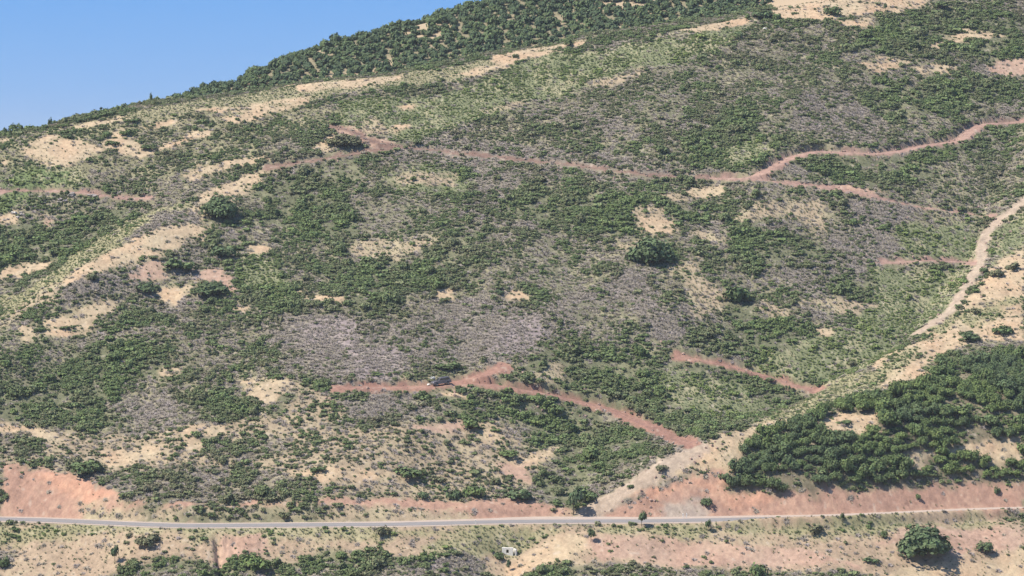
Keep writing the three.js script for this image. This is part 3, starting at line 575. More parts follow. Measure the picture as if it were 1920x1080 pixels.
// ---------- the paved road and its gravel shoulders ----------
{
  const strip = (x0, x1, f0, f1, y, n, m) => {
    const pos = [], uv = [], idx = [];
    for (let k = 0; k <= n; k++) { const x = lerp(x0, x1, k / n); for (let c = 0; c <= 4; c++) { const d = lerp(f0(x), f1(x), c / 4); pos.push(x, ROAD_Y + y + (y > .05 ? .07 * (1 - Math.pow(c / 2 - 1, 2)) : 0), -d); uv.push(x / 8, d / 8); } if (k) for (let c = 0; c < 4; c++) { const a = (k - 1) * 5 + c; idx.push(a, a + 5, a + 1, a + 5, a + 6, a + 1); } }
    const g = new THREE.BufferGeometry(); g.setAttribute('position', new THREE.Float32BufferAttribute(pos, 3)); g.setAttribute('uv', new THREE.Float32BufferAttribute(uv, 2)); g.setIndex(idx); g.computeVertexNormals();
    return new THREE.Mesh(g, m);
  };
  const spread = (lo, hi, s) => { const N = 512, data = new Uint8Array(N * N * 4); for (let j = 0; j < N; j++) for (let i = 0; i < N; i++) { const v = clamp(.5 + .3 * fbm(i / 90, j / 22, s, 3) + .35 * (hash2(i, j, s + 5) - .5)), o = (j * N + i) * 4; for (let c = 0; c < 3; c++) data[o + c] = 255 * Math.pow(lerp(lo[c], hi[c], v), 1 / 2.2); data[o + 3] = 255; } const t = new THREE.DataTexture(data, N, N, THREE.RGBAFormat); t.colorSpace = THREE.SRGBColorSpace; t.magFilter = t.minFilter = THREE.LinearFilter; t.wrapS = t.wrapT = THREE.RepeatWrapping; t.needsUpdate = true; return t; };
  const tar = new THREE.MeshStandardMaterial({ map: spread([.165, .152, .152], [.27, .25, .246], 501), roughness: .85 });
  const gravel = new THREE.MeshStandardMaterial({ map: spread([.36, .285, .235], [.52, .42, .355], 521), roughness: 1, bumpMap: clodBump, bumpScale: .05 });
  structure(strip(-185, 195, (x) => roadD(x) - 4.7, (x) => farEdge(x) - .25, .03, 380, gravel), 'gravel_shoulder');
  structure(strip(-185, 195, (x) => roadD(x) - 2.8 + .2 * fbm(x / 3, 0, 531, 2), (x) => roadD(x) + 2.7 + .15 * fbm(x / 3, 4, 533, 2), .06, 500, tar), 'paved_road');
}
// ---------- plants ----------
const leafCol = [[.096, .138, .054], [.108, .156, .054], [.086, .126, .056], [.124, .174, .056], [.142, .148, .082], [.074, .112, .054]];
const leafMats = leafCol.map((c) => new THREE.MeshStandardMaterial({ color: new THREE.Color(...c), roughness: .9, side: THREE.DoubleSide, vertexColors: true }));
const farLeafMats = [leafMats[5], leafMats[2], leafMats[0]];
const barkMat = new THREE.MeshStandardMaterial({ color: new THREE.Color(.10, .078, .058), roughness: 1 });

// a crown of small leaf sprays spread over and through a few uneven lobes; unit radius 1, height 1
function crownGeometry(seed, lobes, sprays, leaf, flat = .5, lift = 0) {
  const R = rng(seed), pos = [], nor = [], col = [];
  const L = [];
  for (let k = 0; k < lobes; k++) { const a = R() * 6.283, r = Math.sqrt(R()) * .62, h = lift ? lift + (1 - lift) * (.22 + .5 * R() * (1 - r * .5)) : .12 + .5 * R() * (1 - r * r * 1.6); L.push([Math.cos(a) * r, h, Math.sin(a) * r * .9, .26 + .24 * R()]); }
  const n = new THREE.Vector3(), u = new THREE.Vector3(), v = new THREE.Vector3(), p = new THREE.Vector3();
  for (let k = 0; k < sprays; k++) {
    const [lx, ly, lz, lr] = L[(R() * lobes) | 0];
    n.set(R() * 2 - 1, R() * 2 - 1, R() * 2 - 1); if (n.lengthSq() > 1 || n.lengthSq() < .01) { k--; continue; }
    n.normalize(); if (n.y < -.35) n.y *= -.6;
    const rr = lr * (.62 + .45 * R());
    p.set(lx + n.x * rr, Math.max(.02 + lift * .6, ly + n.y * rr * (.55 + flat * .8)), lz + n.z * rr);
    n.x += (R() - .5) * 1.0; n.y += (R() - .5) * 1.0 + .3; n.z += (R() - .5) * 1.0; n.normalize();
    u.set(R() - .5, R() - .5, R() - .5).cross(n).normalize(); v.crossVectors(n, u);
    const s = leaf * (.6 + .8 * R()), t = s * (.55 + .4 * R()), tone = .72 + .56 * R(), warm = .9 + .25 * R();      // each spray its own leaf colour
    const q = (a, b) => { pos.push(p.x + u.x * a * s + v.x * b * t, p.y + u.y * a * s + v.y * b * t, p.z + u.z * a * s + v.z * b * t); nor.push(n.x, n.y, n.z); col.push(tone * warm, tone, tone * .95); };
    q(-1, -.4); q(.3, -1); q(1, .5); q(-1, -.4); q(1, .5); q(-.4, 1);
  }
  const g = new THREE.BufferGeometry(); g.setAttribute('position', new THREE.Float32BufferAttribute(pos, 3)); g.setAttribute('normal', new THREE.Float32BufferAttribute(nor, 3)); g.setAttribute('color', new THREE.Float32BufferAttribute(col, 3));
  return g;
}
function limb(a, b, r0, r1, sides = 6) {
  const A = new THREE.Vector3(...a), B = new THREE.Vector3(...b), dir = B.clone().sub(A), g = new THREE.CylinderGeometry(r1, r0, dir.length(), sides, 1).toNonIndexed();
  g.applyQuaternion(new THREE.Quaternion().setFromUnitVectors(new THREE.Vector3(0, 1, 0), dir.clone().normalize())); g.translate((A.x + B.x) / 2, (A.y + B.y) / 2, (A.z + B.z) / 2); g.deleteAttribute('uv');
  return g;
}
function stemGeometry(seed, count, top, r) { const R = rng(seed), o = []; for (let k = 0; k < count; k++) { const a = R() * 6.28, e = .25 + .3 * R(); o.push(limb([Math.cos(a) * .05, -.12, Math.sin(a) * .05], [Math.cos(a) * e, top * (.7 + .5 * R()), Math.sin(a) * e], r, r * .4, 5)); } return mergeGeometries(o); }
function trunkGeometry(seed, h, r) { const R = rng(seed), o = [limb([0, -.12, 0], [(R() - .5) * .1, h, (R() - .5) * .1], r, r * .7, 7)]; for (let k = 0; k < 5; k++) { const a = k * 1.26 + R(); o.push(limb([0, h * .85, 0], [Math.cos(a) * .45, h + .2 + .3 * R(), Math.sin(a) * .45], r * .55, r * .2, 5)); } return mergeGeometries(o); }

const bushCrowns = [0, 1, 2, 3, 4].map((k) => crownGeometry(700 + k, 9, 520, .10)), bigCrown = crownGeometry(720, 26, 3600, .062, .75);
const bushStems = [0, 1].map((k) => stemGeometry(730 + k, 6, .5, .035));
const oakCrowns = [0, 1, 2, 3, 4, 5].map((k) => crownGeometry(740 + k, 13, 900, .085, .6, .12)), oakTrunks = [0, 1].map((k) => trunkGeometry(750 + k, .3, .055));
const treeletCrowns = [0, 1, 2].map((k) => crownGeometry(760 + k, 8, 420, .10, .5, .38)), treeletTrunks = [0, 1].map((k) => trunkGeometry(765 + k, .45, .06));
const farCrowns = [0, 1, 2, 3].map((k) => crownGeometry(770 + k, 9, 260, .15, .6, .05));
const skyCrowns = [0, 1].map((k) => crownGeometry(780 + k, 6, 110, .16, .5, .5)), skyTrunks = [0, 1].map((k) => trunkGeometry(785 + k, .5, .05));

const nameCount = {};
function numbered(n) { const c = nameCount[n] = (nameCount[n] ?? -1) + 1; return c ? `${n}_${String(c).padStart(3, '0')}` : n; }
function tag(o, label, category, group) { o.userData.label = label; o.userData.category = category; if (group) o.userData.group = group; return o; }
function part(name, g, m, parent) { const o = new THREE.Mesh(g, m); o.name = name; o.castShadow = o.receiveShadow = true; parent.add(o); return o; }
function plant(name, x, d, w, h, turn, crown, crownMat, crownName, stem, stemName, sink = .12) {
  const o = new THREE.Group(); o.name = numbered(name); o.position.set(x, groundY(x, d) - sink, -d); o.rotation.y = turn;
  part(crownName, crown, crownMat, o); part(stemName, stem, barkMat, o);
  o.scale.set(w / 2, h, w / 2); scene.add(o);
  return o;
}
const ONES = ['', 'first', 'second', 'third', 'fourth', 'fifth', 'sixth', 'seventh', 'eighth', 'ninth', 'tenth', 'eleventh', 'twelfth', 'thirteenth', 'fourteenth', 'fifteenth', 'sixteenth', 'seventeenth', 'eighteenth', 'nineteenth'], TENS = ['twenty', 'thirty', 'forty', 'fifty', 'sixty', 'seventy', 'eighty', 'ninety'];
const ordinal = (n) => n < 20 ? ONES[n] : n < 100 ? (n % 10 ? `${TENS[(n / 10 | 0) - 2]}-${ONES[n % 10]}` : TENS[n / 10 - 2].replace(/y$/, 'ieth')) : n === 100 ? 'hundredth' : `hundred-and-${ordinal(n - 100)}`;
// things standing in one row are told apart by their count from the left
function countFromLeft(list, place) { const rows = {}; for (const e of list) (rows[e.row] ??= []).push(e); for (const r of Object.values(rows)) r.sort((a, b) => a.o.position.x / -a.o.position.z - b.o.position.x / -b.o.position.z).forEach((e, n) => { e.o.userData.label = `${e.look}, ${ordinal(n + 1)} from left, ${e.row} of ${place}`; }); }
const PR = rng(4242);
const spots = [];                                       // plants that stand already: x, d, radius
const clearOf = (x, d, r) => { for (const [a, b, c] of spots) if (Math.abs(a - x) < c + r && Math.hypot(a - x, b - d) < (c + r) * .8) return false; return true; };
for (const [kind, x, d, w, h, label] of MARKS) {
  const turn = PR() * 6.28, k = (PR() * 60) | 0;
  if (kind === 'bush') { const big = w > 9; tag(plant('shrub', x, d + (d > 800 ? 0 : w * .3), w * (big ? 1.22 : 1.12), h * (big ? 1.05 : w > 4 && d > 640 ? .7 : .86), turn, big ? bigCrown : bushCrowns[k % 5], leafMats[/very dark/.test(label) ? 5 : /dark/.test(label) ? (k % 2 ? 0 : 2) : /pale|loose|olive|open/.test(label) ? 4 : /bright/.test(label) ? 3 : k % 3], 'foliage', bushStems[k % 2], 'stem'), label, 'shrub'); spots.push([x, d + w * .3, w * .45]); }
  else if (kind === 'treelet') { tag(plant('small_tree', x, d + .3, w * 1.05, h * 1.05, turn, treeletCrowns[k % 3], leafMats[/dark/.test(label) ? 5 : 2], 'crown', treeletTrunks[k % 2], 'trunk'), label, 'tree'); spots.push([x, d, w * .3]); }
  else tag(plant('skyline_tree', x, d, w * 1.1, h * 1.15, turn, skyCrowns[k % 2], farLeafMats[k % 3], 'crown', skyTrunks[k % 2], 'trunk'), label, 'tree');
}

// where a thing stands, told by the nearest thing one can find
const PLACES = [[-16, 668, 'the parked car'], [-1, 606, 'the white culvert'], [-120, 752, 'the grey rock outcrop'], [-48, 790, 'the upper track fork'], [68, 768, 'the upper track cutting'], [122, 800, 'the upper track bend'], [115, 735, 'the pale gully track'], [-35, 735, 'the mid slope clearing'], [32, 728, 'the solitary dark clump'], [-80, 725, 'the tan spur top'], [-105, 700, 'the lower tan patches'], [55, 690, 'the grass hollow'], [45, 660, 'the red draw track'], [25, 640, 'the draw mouth'], [-55, 668, 'the lower track end'], [-110, 655, 'the left red bank'], [-60, 630, 'the thicket above the road'], [-20, 630, 'the middle red bank'], [-30, 600, 'the bottom thicket'], [80, 610, 'the largest round bush'], [110, 840, 'the hilltop tan field'], [0, 830, 'the tan hilltop strip'], [-110, 780, 'the upper left patches'], [100, 690, 'the bare spur']];
function placeOf(x, d) { let b = null, bd = 1e9; for (const [a, c, t] of PLACES) { const r = Math.hypot(a - x, (c - d)); if (r < bd) { bd = r; b = [a, c, t]; } } const ex = x - b[0], ed = d - b[1]; return `${Math.abs(ex) > Math.abs(ed) ? (ex > 0 ? 'right of' : 'left of') : ed > 0 ? 'uphill of' : 'downhill of'} ${b[2]}`; }

// ---------- the oak wood on the spur: one tree after another ----------
const inPoly = (pts, x, d) => { let c = false; for (let a = 0, b = pts.length - 1; a < pts.length; b = a++) { const [ax, ad] = pts[a], [bx, bd] = pts[b]; if ((ad > d) !== (bd > d) && x < (bx - ax) * (d - ad) / (bd - ad) + ax) c = !c; } return c; };
const woodPoly = PATCHES.find((p) => p[0] === 'woodf')[1];
{
  const R = rng(99), trees = [], rows = ['row by the bank', 'lower rows', 'middle rows', 'upper rows', 'topmost row'], cols = ['left tip', 'left half', 'centre', 'right half', 'right end'];
  for (let k = 0; k < 30000 && trees.length < 900; k++) {
    const x = 40 + R() * 110, d = 628 + R() * 90;
    const inW = inPoly(woodPoly, x, d) || (x > 112 && inPoly(woodPoly, 224 - x, d));
    if (!inW || coverAt(x, d, 0) > .26 && x < 118 || fbm(x / 7, d / 5, 613, 2) > .34) continue;
    const w = 2.2 + 3.4 * R() * R() + .7 * R(), r = w * .28;
    if (trees.some((t) => Math.hypot(t[0] - x, t[1] - d) < r + t[2])) continue;
    trees.push([x, d, r, w]);
  }
  trees.sort((p, q) => q[3] / q[1] - p[3] / p[1]);
  const infill = [], oaks = [];
  for (const t of trees) {
    const [x, d, r, w] = t;
    const k = (R() * 60) | 0, h = w * (.55 + .4 * R()), bright = fbm(x / 9, d / 9, 611, 2) + .5 * (R() - .5);
    const mat = leafMats[bright > .2 ? 3 : bright > -.1 ? 1 : bright > -.4 ? 0 : 2];
    if (trees.indexOf(t) >= 298) { infill.push([x, d, w * 1.15, h, R() * 6.28, mat.color]); continue; }
    const o = plant('oak_tree', x, d, w * 1.15, h, R() * 6.28, oakCrowns[k % 6], mat, 'crown', oakTrunks[k % 2], 'trunk');
    const bankTop = farEdge(x) + table(BANK, x), up = clamp((d - bankTop) / 55) * 4.99 | 0, across = clamp((x - 47) / 70) * 4.99 | 0;
    const look = `${w > 4.4 ? 'large' : w > 3.6 ? 'middling' : 'small'} ${bright > .2 ? 'bright green' : bright > -.4 ? 'green' : 'dark green'} oak`;
    tag(o, look, 'tree', 'oaks of the near wood'); oaks.push({ o, look, row: rows[up] }); spots.push([x, d, r]);
  }
  countFromLeft(oaks, 'near wood');
  const im = new THREE.InstancedMesh(oakCrowns[2], new THREE.MeshStandardMaterial({ color: 0xffffff, roughness: .9, side: THREE.DoubleSide, vertexColors: true }), infill.length), m = new THREE.Object3D();
  infill.forEach(([x, d, w, h, turn, col], n) => { m.position.set(x, groundY(x, d) - .12, -d); m.rotation.y = turn; m.scale.set(w / 2, h, w / 2); m.updateMatrix(); im.setMatrixAt(n, m.matrix); im.setColorAt(n, col); });
  im.name = 'near_wood'; im.userData.kind = 'stuff'; im.castShadow = im.receiveShadow = true; tag(im, 'smaller oaks crowded between the trees of the near wood', 'wood'); scene.add(im);
  console.log('oaks', trees.length);
}

// ---------- the far wood on the hill behind ----------
{
  const R = rng(177), cand = [], keep = [];
  for (let k = 0; k < 30000 && cand.length < 2600; k++) {
    const x = -215 + R() * 380, d = 905 + R() * 180;
    if (x / d > .086 && d < 1400 || x / d > .075 && d < 925) { if (x / d > .088) continue; }
    if (x / d < -.154) continue;
    const y = height(x, d); if (fbm(x / 14, d / 14, 401, 3) > .27 + .25 * R()) continue;
    const w = 2.9 + 2.3 * R() * R() + .6 * R(), r = w * .36;
    if (cand.some((t) => Math.abs(t[0] - x) < 5 && Math.hypot(t[0] - x, t[1] - d) < r + t[2])) continue;
    // seen past the crest of the hillside?
    let seen = true; const s = (y + w * .8) / d; for (let q = 780; q < d - 4 && seen; q += 8) if (height(x / d * q, q) / q > s + .0004) seen = false;
    if (!seen && R() > .12) continue;
    cand.push([x, d, r, w, seen]);
  }
  cand.sort((a, b) => (b[4] - a[4]) || b[3] / b[1] - a[3] / a[1]);
  const stuff = [], firs = [];
  cand.forEach(([x, d, r, w, seen], n) => {
    const k = (R() * 60) | 0, h = w * (.6 + .4 * R() * R()), turn = R() * 6.28;
    if (n < 290 && seen) {
      const o = plant('far_tree', x, d, w * 1.2, h, turn, farCrowns[k % 4], farLeafMats[k % 3], 'crown', oakTrunks[k % 2], 'trunk', .3);
      const px = x / d, zone = px < -.115 ? 'low left tail' : px < -.06 ? 'left part' : px < -.01 ? 'part under the top frame edge' : px < .04 ? 'middle' : 'right end', row = d < 950 ? 'front row' : d < 985 ? 'second row' : d < 1030 ? 'upper rows' : 'skyline row';
      const look = `${w > 4.9 ? 'broad' : w > 4.4 ? 'rounded' : 'small'} dark oak`;
      tag(o, look, 'tree', 'oaks of the far wood'); firs.push({ o, look, row });
    } else stuff.push([x, d, w * 1.2, h, turn, k]);
  });
  countFromLeft(firs, 'far wood');
  if (stuff.length) {
    const im = new THREE.InstancedMesh(farCrowns[1], new THREE.MeshStandardMaterial({ color: 0xffffff, roughness: .9, side: THREE.DoubleSide, vertexColors: true }), stuff.length), m = new THREE.Object3D();
    stuff.forEach(([x, d, w, h, turn, k], n) => { m.position.set(x, height(x, d) - .3, -d); m.rotation.y = turn; m.scale.set(w / 2, h, w / 2); m.updateMatrix(); im.setMatrixAt(n, m.matrix); im.setColorAt(n, farLeafMats[k % 3].color); });
    im.name = 'far_wood'; im.userData.kind = 'stuff'; im.castShadow = im.receiveShadow = true; tag(im, 'dark green oak wood covering the hill behind the ridge', 'wood'); scene.add(im);
  }
}

// ---------- scrub on the open slope: the largest shrubs singly, the rest as cover ----------
{
  const R = rng(31), shrubs = [], brush = [], grass = [], clods = [];
  const seenX = (x, d) => Math.abs(x / d) < .2;
  const step = .62;
  for (let d = GD0 + 4; d < GD1 - 6; d += step) for (let x = GX0 + 4; x < GX1 - 4; x += step) {
    const px = x + (R() - .5) * step * 1.6, pd = d + (R() - .5) * step * 1.6, roll = R(), roll2 = R(), a = R(), b = R(), c = R();
    if (!seenX(px, pd) || nearRoad(px, pd, .4)) continue;
    const g = coverAt(px, pd, 3), br = coverAt(px, pd, 4), gr = coverAt(px, pd, 5);
    const clump = sstep(-.3, .3, .62 * fbm(px / 7.5, pd / 6.5, 643, 2) + .55 * fbm(px / 2.6, pd / 2.6, 641, 2)), cell = step * step;
    if (roll < cell * g * 1.3 * (.2 + 1.75 * clump)) {
      const size = coverAt(px, pd, 6) * (1 + .38 * fbm(px / 6, pd / 6, 661, 2)) , tone = coverAt(px, pd, 7), r = size * (.30 + .62 * a * a * a + .26 * b) * (c > .96 ? 1.55 : 1);
      if (clearOf(px, pd, r * .3)) shrubs.push([px, pd, r, tone + (b - .5) * .35 + .3 * fbm(px / 7, pd / 7, 651, 2), c]);
    } else if (roll > 1 - cell * br * 1.7 * (1.45 - .9 * clump)) brush.push([px, pd, .35 + .5 * a, b, c]);
    const tm = Math.round((pd - GD0) / GS) * NX + Math.round((px - GX0) / GS);
    if (trackKind[tm] >= 0 && TRACKS[trackKind[tm]][0] !== 'path' && trackUp[tm] > 2.9 && trackUp[tm] < 3.8 && a > .72) shrubs.push([px, pd, .45 + .35 * b, .3 + .3 * c, c]);   // scrub left standing on the brink of the cut
    if (roll2 < cell * (gr + .25 * g) * 2.6) grass.push([px, pd, .16 + .26 * a, b, c]);
    else if (roll2 > .93 && trackKind[Math.round((pd - GD0) / GS) * NX + Math.round((px - GX0) / GS)] >= 0 && trackQ[Math.round((pd - GD0) / GS) * NX + Math.round((px - GX0) / GS)] > .8) clods.push([px, pd, .12 + .3 * a * a, b, c]);
  }
  shrubs.sort((p, q) => q[2] / q[1] - p[2] / p[1]);
  const toneCol = (t, c) => { const k = new THREE.Color(), stops = [[0, .164, .156, .102], [.3, .126, .148, .072], [.6, .108, .154, .058], [1, .154, .200, .066]]; t = clamp(t); let i = 1; while (i < 3 && stops[i][0] < t) i++; const A = stops[i - 1], B = stops[i], f = clamp((t - A[0]) / (B[0] - A[0])), v = .82 + .36 * c; return k.setRGB(lerp(A[1], B[1], f) * v, lerp(A[2], B[2], f) * v, lerp(A[3], B[3], f) * v); };
  const inFrame = (x, d) => Math.abs(x / d) < .172;
  let single = 0; const byLabel = {}; const rest = [[], [], [], []];
  const shrubMats = [0, .25, .45, .65, .95].map((t) => new THREE.MeshStandardMaterial({ color: toneCol(t, .5), roughness: .9, side: THREE.DoubleSide, vertexColors: true }));
  shrubs.forEach(([x, d, r, t, c], n) => {
    const h = r * (.9 + .45 * c), turn = c * 97;
    if (single < 225 && inFrame(x, d)) {
      single++;
      const ti = clamp(Math.round(clamp(t) * 4), 0, 4), o = plant('scrub_oak', x, d, r * 2.3, h, turn, bushCrowns[n % 5], shrubMats[ti], 'foliage', bushStems[n % 2], 'stem');
      const lab = `${r > 1.45 ? 'big' : r > 1.25 ? 'broad' : 'low'} ${['grey green', 'dull green', 'mid green', 'fresh green', 'bright green'][ti]} scrub oak ${placeOf(x, d)}`;
      tag(o, lab, 'shrub', 'scrub oaks of the open slope'); (byLabel[lab] ??= []).push(o);
    } else rest[n % 4].push([x, d, r * 1.15, h, turn, toneCol(t, c)]);
  });
  for (const [lab, list] of Object.entries(byLabel)) if (list.length > 1) list.sort((a, b) => a.position.x / -a.position.z - b.position.x / -b.position.z).forEach((o, n) => { o.userData.label = lab.replace(' scrub oak ', ` scrub oak, ${ordinal(n + 1)} of ${list.length < 20 ? ['two', 'three', 'four', 'five', 'six', 'seven', 'eight', 'nine', 'ten', 'eleven', 'twelve', 'thirteen', 'fourteen', 'fifteen', 'sixteen', 'seventeen', 'eighteen', 'nineteen'][list.length - 2] : 'many'} `); });
  const m = new THREE.Object3D(), white = () => new THREE.MeshStandardMaterial({ color: 0xffffff, roughness: .92, side: THREE.DoubleSide });
  const field = (name, geo, list, label, cat, put) => {
    const mat = white(); mat.vertexColors = !!geo.attributes.color; const im = new THREE.InstancedMesh(geo, mat, list.length); list.forEach((e, n) => { const col = put(e, m); m.updateMatrix(); im.setMatrixAt(n, m.matrix); im.setColorAt(n, col); });
    im.name = name; im.userData.kind = 'stuff'; im.castShadow = im.receiveShadow = true; tag(im, label, cat); scene.add(im);
  };
  const small = [0, 1, 2, 3].map((k) => crownGeometry(800 + k, [6, 3, 8, 5][k], [130, 90, 160, 120][k], .165));
  [0, 1, 2, 3].forEach((k) => field(['scrub_cover', 'scrub_cover_001', 'scrub_cover_002', 'scrub_cover_003'][k], small[k], rest[k], ['low green oak scrub covering the whole hillside', 'rounded green scrub scattered thickly over the hillside', 'small leafy scrub filling in between the larger shrubs', 'ragged leafy scrub running over the open slope'][k], 'scrub', ([x, d, w, h, turn, col], o) => { o.position.set(x, groundY(x, d) - .06, -d); o.rotation.set(0, turn, 0); o.scale.set(w, h, w); return col; }));
  const up = new THREE.Vector3(0, 1, 0), nrm = new THREE.Vector3(), spin = new THREE.Quaternion();
  const slopeTurn = (o, x, d, a) => { nrm.set(-(groundY(x + .6, d) - groundY(x - .6, d)) / 1.2, 1, (groundY(x, d + .6) - groundY(x, d - .6)) / 1.2).normalize(); o.quaternion.setFromUnitVectors(up, nrm).multiply(spin.setFromAxisAngle(up, a)); };
  // leafless grey brush: a tuft of bent twigs
  const twig = (() => { const Q = rng(850), pos = []; for (let k = 0; k < 48; k++) { const a = Q() * 6.28, e = .25 + .75 * Q(), h = .10 + .42 * Q() * (1.25 - e * .6), w = .035 + .05 * Q(), bx = Math.cos(a) * .2 * Q(), bz = Math.sin(a) * .2 * Q(), tx = Math.cos(a) * e, tz = Math.sin(a) * e, sx = -Math.sin(a) * w, sz = Math.cos(a) * w, mx = (bx + tx) * .5, mz = (bz + tz) * .5, my = h * .62; pos.push(bx - sx, -.05, bz - sz, bx + sx, -.05, bz + sz, mx + sx * 1.3, my, mz + sz * 1.3, bx - sx, -.05, bz - sz, mx + sx * 1.3, my, mz + sz * 1.3, mx - sx * 1.3, my + .03, mz - sz * 1.3, mx - sx, my, mz - sz, mx + sx, my, mz + sz, tx, h, tz); } const g = new THREE.BufferGeometry(); g.setAttribute('position', new THREE.Float32BufferAttribute(pos, 3)); g.computeVertexNormals(); return g; })();
  const bc = new THREE.Color();
  field('dry_brush', twig, brush, 'grey leafless brush left standing and lying over the slope', 'brush', ([x, d, s, b, c], o) => { o.position.set(x, groundY(x, d), -d); slopeTurn(o, x, d, c * 44); o.scale.set(s * 1.25, s * 1.1, s * 1.25); const v = .75 + .5 * c; return bc.setRGB(.278 * v, lerp(.236, .240, b) * v, lerp(.222, .182, b) * v); });
  const tuft = (() => { const Q = rng(870), pos = []; for (let k = 0; k < 12; k++) { const a = Q() * 6.28, e = .4 + .6 * Q(), w = .13, sx = -Math.sin(a) * w, sz = Math.cos(a) * w; pos.push(-sx, -.05, -sz, sx, -.05, sz, Math.cos(a) * e, .6 + .5 * Q(), Math.sin(a) * e); } const g = new THREE.BufferGeometry(); g.setAttribute('position', new THREE.Float32BufferAttribute(pos, 3)); g.computeVertexNormals(); return g; })();
  field('dry_grass', tuft, grass, 'pale yellow green grass tufts between the shrubs', 'grass', ([x, d, s, b, c], o) => { o.position.set(x, groundY(x, d), -d); slopeTurn(o, x, d, c * 44); o.scale.set(s * 1.3, s, s * 1.3); const v = .8 + .4 * c, t = coverAt(x, d, 7); return bc.setRGB(lerp(.265, .145, t) * v, lerp(.228, .182, t) * v, lerp(.142, .080, t) * v); });
  const rockG = (() => { const g = new THREE.IcosahedronGeometry(1, 1), p = g.attributes.position; for (let k = 0; k < p.count; k++) { const v = new THREE.Vector3().fromBufferAttribute(p, k), s = 1 + .3 * vnoise(v.x * 2.1 + 5, v.y * 2.1 + v.z * 1.7, 881); p.setXYZ(k, v.x * s, v.y * s * .7, v.z * s); } g.computeVertexNormals(); return g; })();
  field('earth_clods', rockG, clods, 'loose clods and stones along the bulldozed tracks', 'rubble', ([x, d, s, b, c], o) => { o.position.set(x, groundY(x, d) + s * .3, -d); o.rotation.set(b * 3, c * 44, b * 2); o.scale.setScalar(s); const v = .8 + .5 * c; return bc.setRGB(.29 * v, .20 * v, .165 * v); });
  console.log('shrubs', shrubs.length, 'brush', brush.length, 'grass', grass.length, 'clods', clods.length);
}
// ---------- culvert headwall below the road ----------
{
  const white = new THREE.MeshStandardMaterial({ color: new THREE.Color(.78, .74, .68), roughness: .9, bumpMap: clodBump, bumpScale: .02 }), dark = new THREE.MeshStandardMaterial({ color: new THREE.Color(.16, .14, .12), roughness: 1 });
  const o = new THREE.Group(); o.name = 'culvert'; const x = -.9, d = 605.2; o.position.set(x, groundY(x, d) - .25, -d); o.rotation.y = -.12; scene.add(o);
  const s = new THREE.Shape(); s.moveTo(-1.12, -.5); s.lineTo(1.12, -.5); s.lineTo(1.15, 1.5); s.lineTo(-1.15, 1.5); s.closePath();
  const hole = new THREE.Path(); hole.moveTo(-.28, .32); hole.lineTo(.3, .32); hole.lineTo(.3, 1.12); hole.lineTo(-.28, 1.12); hole.closePath(); s.holes.push(hole);
  part('headwall', new THREE.ExtrudeGeometry(s, { depth: .4, bevelEnabled: true, bevelSize: .03, bevelThickness: .03, bevelSegments: 1 }), white, o);
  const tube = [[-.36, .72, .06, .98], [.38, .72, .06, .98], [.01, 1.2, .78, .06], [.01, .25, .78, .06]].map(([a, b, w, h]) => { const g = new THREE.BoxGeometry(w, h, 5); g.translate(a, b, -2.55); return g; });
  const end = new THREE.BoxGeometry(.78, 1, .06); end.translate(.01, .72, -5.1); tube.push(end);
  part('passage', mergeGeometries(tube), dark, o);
  const wing = new THREE.BoxGeometry(.3, 1.7, 1.5); wing.rotateY(.5); wing.translate(1.5, .35, -.35); part('wing_wall', wing, white, o);
  tag(o, 'white concrete culvert with a dark square opening below the road', 'culvert');
}
